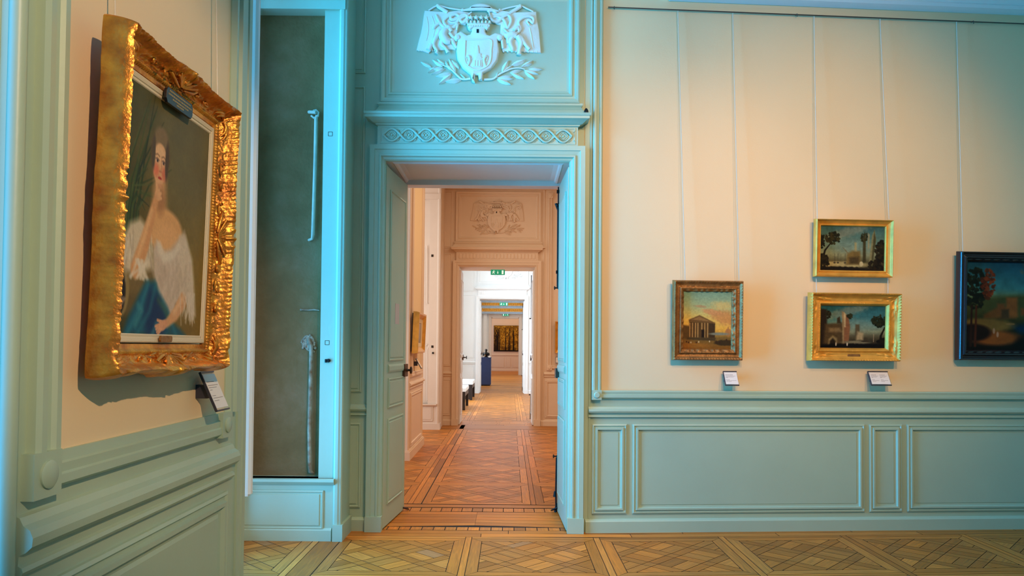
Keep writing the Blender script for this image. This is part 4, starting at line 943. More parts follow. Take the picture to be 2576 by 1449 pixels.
# cords on the right wall
for x, par in ((2053.5, T3), (2233.5, T3)):
    u0, v0 = RW.px(x, 700, .035); u1, v1 = RW.px(x, 738, .04); b = MB(); b.tube([RW(u0, v0, .035), RW(u1, v1, .045)], .0026, 6); b.build('hanging_cord', M['wire'], par, 40)
for x0, x1, yb, par in ((1705, 1722, 705, PT[0]), (1843, 1857, 706, PT[0]), (2047, 2053, 552, PT[1]), (2213, 2233, 553, PT[1]), (2405, 2418, 634, PT[3])):
    u0, _ = RW.px(x0, 30, .02); u1, v1 = RW.px(x1, yb, .03); b = MB(); b.tube([RW(u0, RZ-.009, .027), RW(u0, RZ-.02, .026), RW(u1, v1, .05)], .0026, 6)
    b.build('hanging_cord', M['wire'], par, 40)
u, v = RW.px(1838, 952, .05); gallery_label(RW, u, v, .105, .10, 'small picture label on the cream wall below the temple painting')
u, v = RW.px(2211, 952, .05); gallery_label(RW, u, v, .160, .10, 'wide two-column picture label below the stacked pair of paintings', 2)
# ================================================================== FARTHER ROOMS
def far_wall(n, Y, m, mw, soffit=False, x0=-3.0, x1=5.2, mback=None):
    P = Pl((0, Y, 0), (1, 0, 0), (0, -1, 0)); ih, oh = .662, .772; uc = -.236
    b = MB()
    for a, c, z in ((x0, uc-ih-.01, 0), (uc+ih+.01, x1, 0), (uc-ih-.01, uc+ih+.01, 2.785)): b.box(a, c, Y, Y+.4, z, TOP)
    w = struct(b.build('wall_front', mw))
    b = MB()
    for a, c, z in ((x0, uc-ih-.01, 0), (uc+ih+.01, x1, 0), (uc-ih-.01, uc+ih+.01, 2.785)): b.box(a, c, Y+.4, Y+.8, z, TOP)
    struct(b.build('wall_back', mback or mw))
    return P, w
def far_leaf(D, uc, ih, Y, m, side, hw=True):
    x = uc+side*(ih-.028); P = Pl((x, Y+.02, 0), (0, 1, 0), (-side, 0, 0)); L = door_leaf(P, 0, .66, m, D, zt=2.72)
    b = MB(); b.pbox(P, .55, .662, 1.125, 1.225, 0, .022); b.build('lock', M['bronze'], L)
    if side < 0: b = MB(); b.lathe(P(.62, 1.175, .02), P.N, [(0, .014), (.02, .010), (.045, .009), (.05, .032), (.06, .032), (.066, .015)], 12); b.build('knob', M['bronze2'], L, 50)
    else:
        b = MB(); b.tube([P(.64, .05, .014), P(.64, .5, .010)], .008, 6); b.tube([P(.64, 1.9, .010), P(.64, 2.70, .012)], .008, 6); b.lathe(P(.64, .5, 0), P.N, [(0, .012), (.03, .008), (.032, .018), (.042, .01)], 8); b.lathe(P(.64, 1.9, 0), P.N, [(0, .012), (.03, .008), (.032, .018), (.042, .01)], 8); b.build('bolt_rod', M['iron'], L, 40)
    return L
UC1 = UC
# ---- room 2 (peach)
PE = M['peach']
F2, w2 = far_wall(2, 13.24, PE, PE)
UC = -.236; D2 = doorcase(2, F2, .662, .772, PE, 'flutes', False, .8, PE)
wain(F2, -1.215, -1.035, .17, .80, PE, w2, PANS); wain(F2, -1.215, -1.035, 1.03, 3.0, PE, w2, PANS); wain(F2, -1.215, -1.035, 3.1, 4.1, PE, w2, PANS)
dado(F2, -1.25, -1.01, PE, w2); dado(F2, .60, 5.0, PE, w2); base(F2, .545, 5.0, PE, 'baseboard_front'); base(F2, -1.25, -1.01, PE, 'baseboard_front')
b = MB(); b.strip(F2, 'v', 1.04, 4.06, [(.655+x, h) for x, h in fluted(.075, .03)]); b.strip(F2, 'v', 0, TOP, [(.575, 0), (.575, .012), (.59, .016), (.592, 0)]); b.build('field_border', PE, w2)
corner_block(F2, .692, 1.02, .045, w2, PE); corner_block(F2, .692, 4.04, .045, w2, PE); chair_strip(F2, .737, 5.0, 1.058, PE, w2)
wain(F2, .62, 1.9, .14, .80, PE, w2); wain(F2, 2.0, 4.8, .14, .80, PE, w2)
b = MB(); b.strip(F2, 'u', -1.25, 5.0, [(4.14, 0), (4.14, .06), (4.18, .09), (4.24, .2), (4.3, .26), (TOP, .32), (TOP, 0)]); struct(b.build('trim_2', PE))
relief(Pl(F2.O+F2.N*.003, F2.U, F2.N), F2.px(1250, 549)[0], F2.px(1250, 549)[1], PE, 'peach plaster coat of arms with shield above the second doorway')
b = MB(); b.tube([F2(.80, EYE+(872-514)*13.24/F, .02), F2(4.6, EYE+(872-514)*13.24/F, .02)], .006, 6); tag(b.build('picture_rail', M['steel']), 'thin dark picture rail on the peach wall right of the second doorway', 'picture rail')
L2 = Pl((-1.22, 0, 0), (0, 1, 0), (1, 0, 0))
b = MB(); b.box(-2.4, -1.22, 9.12, 10.60, 0, TOP); p2 = struct(b.build('wall_left', PE))
b = MB(); b.pbox(L2, 9.34, 10.30, 1.04, 4.1, 0, .004); b.build('cream_field', M['cream'], p2)
for a, c in ((9.24, 9.34), (10.40, 10.30)):
    b = MB(); b.strip(L2, 'v', 1.06, 4.1, [(a+(c-a)*x, h) for x, h in fluted(1.0, .03)]); b.build('field_border', PE, p2)
b = MB(); b.tube([(-1.225, 9.13, 0), (-1.225, 9.13, TOP)], .018, 10); b.tube([(-1.23, 10.59, 0), (-1.23, 10.59, TOP)], .018, 10); b.build('corner_bead', PE, p2, 40)
chair_strip(L2, 9.26, 10.38, 1.058, PE, p2); dado(L2, 9.14, 10.58, PE, p2); wain(L2, 9.28, 10.44, .14, .80, PE, p2)
b = MB(); b.box(-1.9, -1.19, 9.09, 10.63, 0, .10); b.box(-1.9, -1.20, 9.10, 10.62, 0, .115); struct(b.build('baseboard_left', PE))
C2 = Pl((0, 12.5, 0), (1, 0, 0), (0, -1, 0))
x2r = C2.px(1107, 800)[0]; wc2 = cheek(C2, -3.0, x2r, (EYE+(871-1016)*12.5/F, EYE+(871-500)*12.5/F), M['jamb'], M['jamb'], 'wall_left', C2.px(1078, 800)[0], C2.px(1099, 800)[0], False, .06)
b = MB(); b.box(x2r-.03, x2r, 12.506, 13.3, 0, TOP); b.build('return_board', PE, wc2)
wain(C2, x2r-.42, x2r-.10, .14, .40, M['jamb'], wc2, PANS); b = MB(); b.pbox(C2, -2.5, x2r+.015, 0, .10, -.2, .02); struct(b.build('baseboard_left', M['jamb']))
def c2p(x, y, h): u, v = C2.px(x, y, h); return C2(u, v, h)
b = MB(); b.tube([c2p(1074, 618, -.03), c2p(1074.5, 650, -.03), c2p(1074.5, 763, -.03), c2p(1078, 764, -.05)], .010, 6); tag(b.build('thin_pipe', M['jamb'], None, 50), 'upper thin cream pipe in the second room window bay', 'pipe')
b = MB(); b.tube([c2p(1072, 869, -.05), c2p(1075, 866, -.03), c2p(1078, 869, -.03), c2p(1075, 880, -.03), c2p(1075, 1008, -.03), c2p(1080, 1010, -.05)], .010, 6); tag(b.build('thin_pipe', M['jamb'], None, 50), 'lower thin cream pipe in the second room window bay', 'pipe')
for y in (643, 872):
    u, v = C2.px(1087.5, y, 0); b = MB(); b.pbox(C2, u-.018, u+.018, v-.02, v+.02, -.015, -.008); b.build('socket_hole', M['bronze2'], wc2)
u, v = C2.px(1089, 888, 0); b = MB(); b.lathe(C2(u, v, -.012), C2.N, [(0, .018), (.02, .016)], 8); b.build('keeper', M['iron'], wc2)
b = MB(); b.box(-2.5, -2.4, 6.5, 13.3, 0, .05); b.box(-2.5, -2.4, 6.5, 13.3, 4.2, TOP); struct(b.build('wall_left', PE))
b = MB(); b.box(5.0, 5.2, 6.4, 13.3, 0, TOP); struct(b.build('wall_right', PE))
b = MB(); b.box(-3.0, 5.2, 6.45, 13.4, TOP, TOP+.1); struct(b.build('ceiling', M['ceil']))
# soffit border of the window bay (seen top left through the first door)
b = MB(); b.box(-2.4, -1.20, 10.6, 12.5, 4.06, 4.14); struct(b.build('ceiling', M['jamb']))
# paintings of room 2
T = thing('framed_painting', 'small pale picture in a plain wooden frame on the left wall of the second room', 'painting', (-1.17, 9.5, 1.28))
Mx = lean(L2, 9.16, 1.29, .035, 2.0)
b = frame_mb(L2, 9.16, 9.93, 1.288, 1.80, .085, lambda t: .04+float(np.interp(t, [0, .05, .3, .7, 1], [.03, .062, .066, .04, .02])), orn_none, 10, 10, .03); b.xf(Mx); b.build('frame', M['gold2'], T, 40)
b = MB(); b.pframe(L2, 9.24, 9.85, 1.368, 1.72, [(0, .05), (0, .066), (.05, .058), (.05, .045)]); b.xf(Mx); b.build('mount', M['liner'], T)
painting(L2, 9.285, 9.805, 1.413, 1.675, .052, art_pale(), 'canvas', T, Mx)
b = MB(); b.pbox(L2, 9.18, 9.9, 1.31, 1.78, .015, .04); b.xf(Mx); b.build('backing_board', M['darkwood'], T)
gallery_label(L2, 9.62, 1.155, .13, .12, 'white picture label angled out on the left pier of the second room', out=.10)
u0, v1 = F2.px(1396.5, 810, .05); T, Mx, _ = picture('framed_painting', 'carved gilt frame partly hidden behind the right door leaf, second room', 1396.5, 1500, 808, 889, 0, art_ruins(True), .11, p_rich, o_rich, M['gold2'], 3.0, pl=F2, ns=60, nt=14)
gallery_label(F2, F2.px(1410, 905, .05)[0], F2.px(1410, 906, .05)[1], .17, .10, 'picture label below the half hidden gilt frame in the second room', out=.08)
for s in (-1, 1): far_leaf(D2, UC, .662, 13.24, M['jamb'] if s < 0 else M['white'], s)
# ---- exit signs
def exit_sign(x, y, z, w, h, lab, flip=False):
    T = thing('exit_sign', lab, 'exit sign', (x, y, z-h/2), 'green exit signs over the doorways'); P = Pl((x, y, z), (1, 0, 0), (0, -1, 0)); k = w/.25
    b = MB(); b.pbox(P, -w/2, w/2, -h/2, h/2, -.03, 0); b.build('housing', M['exitgreen'], T)
    b = MB(); q = -1 if flip else 1
    def bx(a, c, d, e): b.pbox(P, *sorted((a*k*q, c*k*q)), d*k, e*k, .0005, .002)
    def st(p, r): b.tube([P(a*k*q, c*k, .001) for a, c in p], r*k, 5, (P.N, .5))
    b.lathe(P(-.070*k*q, .028*k, 0), P.N, [(.0005, .007*k), (.002, .006*k)], 10)
    st([(-.074, .016), (-.078, -.004)], .007); st([(-.073, .014), (-.056, .008), (-.050, .016)], .0035); st([(-.076, .012), (-.092, .006), (-.094, -.004)], .0035)
    st([(-.078, -.006), (-.062, -.012), (-.060, -.030)], .0045); st([(-.079, -.006), (-.086, -.020), (-.100, -.024)], .0045)
    b.build('running_figure', M['exitwhite'], T, 40); b = MB()
    st([(.0, .022), (.0, -.012)], .0045); b.add([P(-.016*k, -.008*k, .0015), P(.016*k, -.008*k, .0015), P(0, -.028*k, .0015)], [(0, 1, 2)])
    b.build('arrow', M['exitwhite'], T, 40); b = MB()
    bx(.070, .100, -.034, .032)
    b.build('door_symbol', M['exitwhite'], T, 40)
def exit_px(x0, x1, y0, y1, Y, lab, flip=False):
    P = Pl((0, Y, 0), (1, 0, 0), (0, -1, 0)); a, c = P.px(x0, y0); d, e = P.px(x1, y1); exit_sign((a+d)/2, Y, (c+e)/2, d-a, c-e, lab, flip)
exit_px(1234.5, 1270, 678, 691.5, 13.20, 'largest green exit sign, under the lintel of the second doorway')
exit_px(1256.8, 1278, 761, 769, 22.24, 'middle green exit sign, hanging in the third doorway')
exit_px(1264, 1280.2, 789, 795, 36.7, 'smallest green exit sign, above the farthest doorway', True)
# ---- room 3 (white)
WH = M['white']
F3, w3 = far_wall(3, 22.28, WH, WH)
D3 = doorcase(3, F3, .662, .772, WH, 'flutes', False, .8, WH)
for a, c in ((-1.42, -1.06), (.60, 1.6)):
    for v0, v1 in ((.17, .80), (1.03, 2.9), (3.0, 4.1)): wain(F3, a, c, v0, v1, WH, w3, PANS)
    dado(F3, a-.03, c+.05, WH, w3)
base(F3, -2.4, -1.01, WH, 'baseboard_front'); base(F3, .54, 4.0, WH, 'baseboard_front')
relief(Pl(F3.O+F3.N*.003, F3.U, F3.N), -.1, 3.65, WH, 'white plaster relief with laurel above the third doorway, partly hidden', 1.0)
b = MB(); b.box(-2.4, -1.46, 14.04, 15.4, 0, TOP); b.box(-2.4, -1.46, 20.9, 22.3, 0, TOP); b.box(-2.5, -2.4, 14, 22.3, 0, .3); struct(b.build('wall_left', WH))
b = MB(); b.box(3.2, 3.4, 14, 22.3, 0, TOP); struct(b.build('wall_right', WH))
b = MB(); b.box(-3.0, 4.2, 14, 22.4, TOP, TOP+.1); struct(b.build('ceiling', M['ceil']))
for s in (-1, 1): far_leaf(D3, UC, .662, 22.28, WH, s)
def bench(y0, y1, lab):
    x0, x1 = -1.43, -.955; T = thing('bench', lab, 'bench', ((x0+x1)/2, (y0+y1)/2, 0), 'dark benches in the third room')
    b = MB(); b.box(x0, x1, y0, y1, .30, .40); b.build('seat_box', M['darkwood'], T)
    for x in (x0, x1-.06):
        for y in (y0, y1-.06): b = MB(); b.box(x, x+.06, y, y+.06, 0, .30); b.build('leg', M['darkwood'], T)
    b = MB(); b.box(x0+.02, x1-.02, y0+.01, y0+.04, .02, .30); b.build('end_board', M['darkwood'], T)
    cP = Pl((0, 0, .40), (1, 0, 0), (0, 0, 1)); cP.V = Vector((0, 1, 0)); b = MB(); b.pillow(cP, [(x0-.005, y0-.005), (x1+.01, y0-.005), (x1+.01, y1), (x0-.005, y1)], 0, .085, .025); b.build('cushion', M['cushion'], T, 40)
bench(16.3, 17.6, 'nearer dark wooden bench with pale cushion, third room'); bench(19.4, 20.7, 'farther dark wooden bench with pale cushion, third room')
# ---- room 4
F4, w4 = far_wall(4, 36.9, PE, WH, mback=PE)
D4 = sempty('door_4', (UC, 36.9, 0))
b = MB()
for s in (-1, 1):
    b.rings([[F4(UC+s*(.80-i), 0, h), F4(UC+s*(.80-i), 2.95-i, h)] for i, h in [(0, 0), (0, .06), (.05, .06), (.06, .04), (.11, .04), (.138, .01), (.138, -.3)]], False)
b.rings([[F4(UC-(.80-i), 2.95-i, h), F4(UC+(.80-i), 2.95-i, h)] for i, h in [(0, 0), (0, .06), (.05, .06), (.06, .04), (.13, .04), (.20, .01), (.20, -.3)]], False)
b.build('architrave', M['jamb'], D4)
b = MB(); b.pbox(F4, UC-.84, 3.0, 2.95, 3.03, 0, .05); b.build('overdoor_board', PE, D4)
zz = lambda y: EYE+(872-y)*36.6/F
b = MB(); b.pbox(F4, -3, 3.3, zz(789.5), zz(784), 0, .30); b.pbox(F4, -3, 3.3, zz(776), zz(769), 0, .36); b.pbox(F4, -3, 3.3, zz(762), zz(750), 0, .45); tr3 = struct(b.build('trim_3', M['beam']))
for y0, y1, h in ((784, 776, .33), (769, 762, .41)):
    b = MB(); b.pbox(F4, -3, 3.3, zz(y0), zz(y1), 0, h)
    for i in range(66):
        x = -2.9+i*.09; b.lathe(F4(x, zz((y0+y1)/2), h), F4.N, [(0, .04), (.02, .03), (.035, .01)], 6)
    b.build('gilded_band', M['gold2'], tr3)
b = MB(); b.pbox(F4, -1.30, -1.13, 0, 2.98, 0, .12); b.build('pilaster', M['white'], w4)
b = MB(); b.box(-2.6, -1.75, 23.08, 36.9, 0, .3); b.box(-2.6, -1.75, 23.08, 25.5, 0, TOP); b.box(-2.6, -1.75, 34.5, 36.9, 0, TOP); b.box(-2.6, -1.75, 28.5, 31, 0, TOP); struct(b.build('wall_left', WH))
b = MB(); b.box(2.6, 2.8, 23, 37, 0, TOP); struct(b.build('wall_right', WH))
b = MB(); b.box(-3.0, 3.4, 23, 37, TOP, TOP+.1); struct(b.build('ceiling', M['ceil']))
T = thing('display_plinth', 'tall dark blue display plinth inside the fourth room, by its left side', 'plinth', (-.92, 26.75, 0))
b = MB(); b.box(-1.20, -.66, 26.5, 27.04, .04, .975); b.build('body', M['blue'], T)
b = MB(); b.box(-1.205, -.65, 26.49, 27.05, .975, .995); b.build('top', M['blue'], T)
b = MB(); b.box(-1.17, -.69, 26.53, 27.0, 0, .04); b.build('foot', M['darkwood'], T)
# statuette
T = thing('statuette', 'small dark bronze bust figure standing on the blue plinth', 'statuette', (-.84, 26.75, .995))
b = MB(); b.lathe((-.84, 26.75, .995), (0, 0, 1), [(0, .085), (.02, .085), (.03, .06), (.045, .055)], 16); b.build('foot', M['bronze2'], T, 40)
b = MB(); b.lathe((-.84, 26.75, 1.04), (0, 0, 1), [(0, .05), (.03, .085), (.08, .10), (.12, .085), (.135, .05), (.15, .028), (.165, .030), (.18, .042), (.21, .048), (.235, .04), (.25, .015)], 18)
b.tube([(-.93, 26.75, 1.14), (-.955, 26.73, 1.09), (-.93, 26.70, 1.05)], [.03, .026, .02], 8); b.tube([(-.75, 26.75, 1.14), (-.73, 26.72, 1.09), (-.76, 26.68, 1.06)], [.03, .026, .02], 8); b.tube([(-.84, 26.71, 1.245), (-.84, 26.695, 1.235)], [.012, .006], 6); b.build('figure', M['bronze2'], T, 60)
b = MB(); b.lathe((-.87, 26.66, 1.06), (.3, -1, .2), [(0, .03), (.02, .026), (.03, .01)], 10); b.build('drapery', M['gold3'], T, 40)
T = thing('plinth_label', 'tiny white label card standing on the blue plinth beside the statuette', 'label', (-.71, 26.6, .995))
b = MB(); b.add([(-.75, 26.56, .996), (-.68, 26.56, .996), (-.68, 26.62, 1.04), (-.75, 26.62, 1.04), (-.75, 26.565, .996), (-.68, 26.565, .996), (-.68, 26.625, 1.04), (-.75, 26.625, 1.04)], [(0, 1, 2, 3), (4, 5, 6, 7), (0, 1, 5, 4), (2, 3, 7, 6), (1, 2, 6, 5), (0, 3, 7, 4)]); b.build('card', M['paper'], T)
# ---- room 5
F5 = Pl((0, 42.6, 0), (1, 0, 0), (0, -1, 0))
b = MB(); b.pbox(F5, -3, 3, 0, TOP, -.2, 0); w5 = struct(b.build('wall_front', M['peach']))
wain(F5, -1.9, -.30, .2, .78, PE, w5, PANS); wain(F5, -.20, .06, .2, .78, PE, w5, PANS); wain(F5, .16, 1.9, .2, .78, PE, w5, PANS); dado(F5, -2.9, 2.9, PE, w5, .90)
base(F5, -2.9, 2.9, PE, 'baseboard_front')
b = MB(); b.box(-2.4, -2.2, 37.6, 42.7, 0, .2); b.box(2.2, 2.4, 37.6, 42.7, 0, TOP); struct(b.build('wall_right', PE))
b = MB(); b.box(-3.0, 3.0, 37.6, 42.8, TOP, TOP+.1); struct(b.build('ceiling', M['ceil']))
T = thing('woodland_painting', 'square golden woodland painting on the end wall of the farthest room', 'painting', (-.18, 42.57, 1.12))
I4 = Matrix.Identity(4); a, v1 = F5.px(1242.8, 819); c, v0 = F5.px(1306.5, 884)
painting(F5, a, c, v0, v1, .05, art_woods(), 'canvas', T, I4)
b = MB(); b.pframe(F5, a-.008, c+.008, v0-.008, v1+.008, [(0, 0), (0, .055), (.008, .055), (.008, .045)]); b.build('frame', M['darkwood'], T)

# ================================================================== FLOOR
FB = MB(); FB.uv = []; FB.col = []
def clip(P, a, b_, c):
    out = []
    for i in range(len(P)):
        p, q = P[i], P[(i+1) % len(P)]; dp = a*p[0]+b_*p[1]-c; dq = a*q[0]+b_*q[1]-c
        if dp <= 0: out.append(p)
        if (dp < 0 < dq) or (dq < 0 < dp): t = dp/(dp-dq); out.append((p[0]+(q[0]-p[0])*t, p[1]+(q[1]-p[1])*t))
    return out
fr = random.Random(21); WX = lambda x, y: y+(math.tan(YAW)*(x-XR) if (x > XR and y < Y1+.2) else 0)
def plank(P, ang, z=0.0, tone=None, map_=None):
    if len(P) < 3: return
    A_ = abs(sum(P[i][0]*P[(i+1) % len(P)][1]-P[(i+1) % len(P)][0]*P[i][1] for i in range(len(P))))
    if A_ < 2e-4: return
    if map_: P = [map_(*p) for p in P]
    k = fr.random(); t = tone if tone is not None else (.78+.34*k)*(.72 if fr.random() < .07 else 1)*(1.22 if fr.random() < .06 else 1)
    c0 = (.62, .21, .026); hue = fr.random()
    col = (c0[0]*t, c0[1]*t*(.94+.14*hue), c0[2]*t*(.85+.5*hue))
    if fr.random() < .008: col = (.46, .20, .06)
    n = len(P); ca, sa = math.cos(ang), math.sin(ang); ou, ov = fr.random()*9, fr.random()*9
    FB.add([(x, WX(x, y), z) for x, y in P], [tuple(range(n))] if True else [])
    FB.uv.append([(x*ca+y*sa+ou, -x*sa+y*ca+ov) for x, y in P]); FB.col.append(col)
g = .0022
def rect(x0, x1, y0, y1, ang, tone=None): plank([(x0+g, y0+g), (x1-g, y0+g), (x1-g, y1-g), (x0+g, y1-g)], ang, tone=tone)
def panel(x0, y0, s):
    bw = .075/s; mp = lambda u, v: (x0+u*s, y0+v*s); gg = g/s
    I = [(bw, bw), (1-bw, bw), (1-bw, 1-bw), (bw, 1-bw)]; O_ = [(0, 0), (1, 0), (1, 1), (0, 1)]
    for k in range(4):
        a, c, d, e = O_[k], O_[(k+1) % 4], I[(k+1) % 4], I[k]
        cx_, cy_ = (a[0]+c[0]+d[0]+e[0])/4, (a[1]+c[1]+d[1]+e[1])/4
        P = [(p[0]+(cx_-p[0])*gg*3, p[1]+(cy_-p[1])*gg*3*(12 if 0 else 1)) for p in (a, c, d, e)]
        P = [(min(max(p[0], gg), 1-gg), min(max(p[1], gg), 1-gg)) for p in P]
        if k == 0: P = clip(P, 0, 1, bw-gg)
        if k == 1: P = clip(P, -1, 0, -(1-bw)-gg)
        if k == 2: P = clip(P, 0, -1, -(1-bw)-gg)
        if k == 3: P = clip(P, 1, 0, bw-gg)
        plank(P, 0 if k % 2 == 0 else math.pi/2, map_=mp)
    w = .060; INN = [(bw+gg, bw+gg), (1-bw-gg, bw+gg), (1-bw-gg, 1-bw-gg), (bw+gg, 1-bw-gg)]
    q = gg*1.42
    def cell(a0, a1, d0, d1, ang, tn=None):
        P = clip(INN, 1, 1, a1-q); P = clip(P, -1, -1, -(a0+q)) if P else P
        P = clip(P, 1, -1, d1-q) if P else P; P = clip(P, -1, 1, -(d0+q)) if P else P
        plank(P, ang, map_=mp, tone=tn)
    A = [.56, 1.0, 1.44]; Dd = [-.44, 0, .44]
    ai = [0]+[x for a in A for x in (a-w, a+w)]+[2]; di = [-1]+[x for d in Dd for x in (d-w, d+w)]+[1]
    for i in range(7):
        for j in range(7):
            sa_, sd_ = i % 2 == 1, j % 2 == 1
            if sa_ and sd_:
                if (i//2+j//2) % 2 == 0: cell(ai[i], ai[i+1], di[j]-.0, di[j+1], -math.pi/4, .76)
                else: cell(ai[i], ai[i+1], di[j], di[j+1], math.pi/4, .76)
            elif sa_: cell(ai[i], ai[i+1], di[j], di[j+1], -math.pi/4, .68+.16*fr.random())
            elif sd_: cell(ai[i], ai[i+1], di[j], di[j+1], math.pi/4, .68+.16*fr.random())
            else:
                n = 2
                if (i//2+j//2) % 2 == 0:
                    for k in range(n): cell(ai[i]+(ai[i+1]-ai[i])*k/n, ai[i]+(ai[i+1]-ai[i])*(k+1)/n, di[j], di[j+1], -math.pi/4)
                else:
                    for k in range(n): cell(ai[i], ai[i+1], di[j]+(di[j+1]-di[j])*k/n, di[j]+(di[j+1]-di[j])*(k+1)/n, math.pi/4)
def lay(xs, ys, s, strip):
    for x in xs:
        for y in ys:
            panel(x, y, s); rect(x, x+s, y+s, y+s+strip, 0)
        y0, y1 = min(ys), max(ys)+s+strip; n = max(1, int((y1-y0)/1.6))
        for k in range(n): rect(x+s, x+s+strip, y0+(y1-y0)*k/n, y0+(y1-y0)*(k+1)/n, math.pi/2, tone=1.15 if fr.random() < .6 else .8)
# room 1
s1 = .876; st = .045; pr = s1+st
xs = [-.262+pr*k for k in range(-1, 7)]; ys = [5.46-s1-pr*k for k in range(0, 10)]
lay(xs, ys, s1, st)
for k in range(7): rect(-1.30+1.1*k, -.20+1.1*k, 5.46+st, 5.60, 0)
for k in range(6): rect(-1.30+1.3*k, 1.3*k, 5.60, Y1+.02, 0, .9)
lay([-1.30-.055-s1-.02, -1.30-.055-2*s1-.07], ys, s1, st)          # bay side
for k in range(8): rect(-1.33, -1.185, 5.56-1.4*(k+1), 5.56-1.4*k, math.pi/2, .62)
# threshold of door 1
for r0, r1 in ((5.70, 5.80), (6.34, 6.48)):
    x = -1.0
    while x < .5: rect(x, x+.085, r0, r1, math.pi/2); x += .087
for k in range(5):
    y0 = 5.80+.108*k
    plank([(-1.0, y0+g+.0), (-.26, y0+g+.03-(k-2)*.014), (-.26, y0+.108-g+.03-(k-1)*.014), (-1.0, y0+.108-g)], .04); plank([(-.258, y0+g+.03-(k-2)*.014), (.50, y0+g), (.50, y0+.108-g), (-.258, y0+.108-g+.03-(k-1)*.014)], -.04)
# room 2
xs2 = [-.26-.95/2+.99*k for k in range(-1, 5)]; 
rect(-3.0, 1.0, 6.50, 6.62, 0); rect(1.0, 5.0, 6.50, 6.62, 0)
lay([-.76, .24-.0, 1.24, 2.24, 3.24], [6.64+1.0*k for k in range(6)], .955, .045)
for k in range(5): rect(-.84, -.765, 6.64+1.33*k, 6.64+1.33*(k+1), math.pi/2, .55 if k % 2 else .95)
lay([-1.84, -2.84], [6.64+1.0*k for k in range(6)], .955, .045)
# the rest of the enfilade
rect(-3.0, 1.0, 12.66, 13.24, 0); rect(1, 5, 12.66, 13.24, 0)
def boards(x0, x1, y0, y1, w=.16, L=1.5):
    y = y0
    while y < y1-.01:
        x = x0-fr.random()*L
        while x < x1: rect(max(x, x0), min(x+L, x1), y, min(y+w, y1), 0) if x+L > x0 else None; x += L
        y += w
boards(-1.0, .5, 13.24, 14.06, .10, .5)
lay([-.74+1.0*k for k in range(-2, 4)], [14.08+1.0*k for k in range(8)], .955, .045)
boards(-1.0, .5, 22.08, 23.1, .10, .5); boards(-2.4, -1, 22.08, 22.28); boards(.5, 3.2, 22.08, 22.28)
boards(-1.8, 2.6, 23.1, 36.9, .14, 1.8); boards(-1.0, .5, 36.9, 37.72, .1, .5); boards(-2.3, 2.3, 37.72, 42.6, .14, 1.8)
FB.col = [c for c in FB.col]
fl = FB.build('floor', M['oak']); struct(fl)
b = MB(); b.box(-3.0, 6.4, -3.4, 43, -.12, -.0022); struct(b.build('floor', M['dark']))
# plain floor where the parquet is behind the camera
b = MB(); b.box(-3.0, 6.3, -3.3, -3.0, -.01, 0); struct(b.build('floor', M['dark']))

# ================================================================== LIGHT
def area(name, loc, rot, sx, sy, power, col, spread=180):
    l = bpy.data.lights.new(name, 'AREA'); l.shape = 'RECTANGLE'; l.size = sx; l.size_y = sy; l.energy = power; l.color = col; l.spread = math.radians(spread)
    o = bpy.data.objects.new(name, l); o.location = loc; o.rotation_euler = rot; COL.objects.link(o); return o
def spot(name, loc, tgt, power, col, ang, blend=.6, r=.03):
    l = bpy.data.lights.new(name, 'SPOT'); l.energy = power; l.color = col; l.spot_size = math.radians(ang); l.spot_blend = blend; l.shadow_soft_size = r
    o = bpy.data.objects.new(name, l); o.location = loc; o.rotation_euler = (Vector(tgt)-Vector(loc)).to_track_quat('-Z', 'Y').to_euler(); COL.objects.link(o); return o
R_ = math.radians; WIN = (R_(90), 0, R_(-90))      # facing +X
BL = (.02, .46, 1.0); CY_ = (.20, .72, 1.0); WM = (1.0, .60, .27); WN = (1.0, .80, .60)
def sky(name, loc, tgt, sx, sy, power, col, spread=120):
    o = area(name, loc, (Vector(tgt)-Vector(loc)).to_track_quat('-Z', 'Y').to_euler(), sx, sy, power, col, spread); return o
area('window_light_bay', (-1.94, (PY1+5.36)/2, 2.1), WIN, 5.36-PY1-.1, 3.9, 75, (.10, .46, 1.0), 150)
area('window_light_bay_inner', (-1.93, 4.52, 2.1), WIN, .95, 3.9, 150, (.0, .42, 1.0), 112)
area('window_light_near', (-1.94, 1.1, 2.1), WIN, 1.6, 3.9, 75, (.02, .40, 1.0))
area('blue_fill_behind', (3.4, -3.1, 1.1), (R_(90), 0, 0), 3.5, 1.8, 36, (.0, .34, .95))  # added blue lamp for the right dado; no window in the back wall
spot('spot_portrait', (2.3, -1.5, 3.9), (-1.2, 2.8, 1.75), 900, (1, .68, .42), 27)
spot('spot_wall_a', (1.9, 1.2, 4.2), (1.75, 5.7, 1.9), 350, (1, .64, .32), 74, 1.0)
spot('warm_fill_wall', (1.0, 2.2, 4.2), (1.1, 5.7, 1.6), 210, (1, .52, .22), 60, 1.0)  # extra lamp added to warm the left part of the cream wall
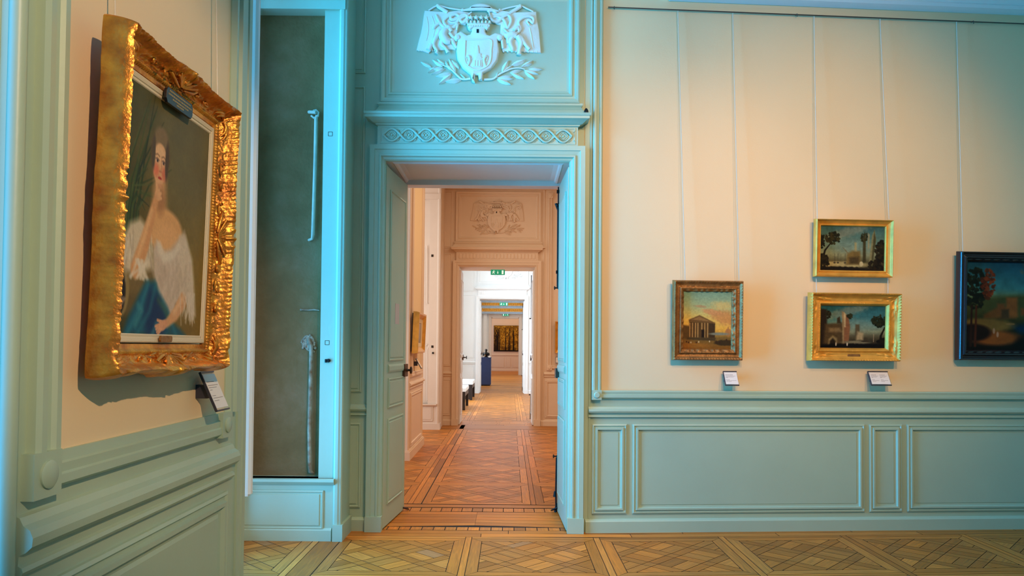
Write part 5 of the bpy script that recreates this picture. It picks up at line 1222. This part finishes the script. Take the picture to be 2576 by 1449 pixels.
spot('spot_wall_b', (3.2, 1.4, 4.2), (2.4, 5.8, 2.15), 300, (1, .53, .15), 50, 1.0)
spot('warm_fill_overdoor', (.6, 1.4, 4.25), (.1, 5.67, 3.7), 150, (1, .74, .36), 34, 1.0, .1)  # added lamp that brings warm light onto the overdoor relief
spot('warm_fill_floor', (.1, 3.3, 4.3), (-.2, 5.0, 0), 420, (1, .66, .34), 46, 1.0, .1)  # lamp added to brighten and warm the floor before the door
# room 2..5
area('window_light_room2a', (-2.44, 7.8, 2.2), WIN, 2.3, 3.8, 30, (.85, .9, 1))
area('window_light_room2b', (-2.44, 11.55, 2.2), WIN, 1.7, 3.8, 42, (1, .93, .82))
area('overhead_fill_room2', (1.4, 9.6, 4.3), (0, 0, 0), 3, 3, 105, (1, .78, .56))  # unseen soft lamp added to fill the peach room with warm light
area('window_light_room3', (-2.44, 18.1, 2.2), WIN, 5.2, 3.8, 380, (.70, .85, 1))
area('overhead_fill_room3', (.4, 18, 4.3), (0, 0, 0), 3, 5, 80, (.95, .97, 1))  # added overhead fill that brightens the white room, not a fixture
area('window_light_room4a', (-2.5, 27, 2.2), WIN, 2.8, 3.8, 130, (.8, .9, 1)); area('window_light_room4b', (-2.5, 32.8, 2.2), WIN, 3, 3.8, 110, (.85, .92, 1))
area('overhead_fill_room4', (0, 33, 4.3), (0, 0, 0), 3, 4, 60, (1, .85, .65))  # added warm fill over the far end of this room, not a fixture
area('overhead_fill_room5', (0, 40, 4.3), (0, 0, 0), 3, 3, 70, (1, .72, .42))  # unseen warm fill added to light the end room
area('window_light_room5', (-2.3, 40.5, 2.0), WIN, 2.5, 3, 25, (.7, .75, 1))
w = bpy.data.worlds.new('world'); S.world = w; w.use_nodes = True
bg = w.node_tree.nodes['Background']; bg.inputs[0].default_value = (.45, .68, 1, 1); bg.inputs[1].default_value = .6
S.view_settings.view_transform = 'Standard'; S.view_settings.look = 'None'; S.view_settings.gamma = 1; S.view_settings.use_curve_mapping = False
S.view_settings.exposure = 0.0
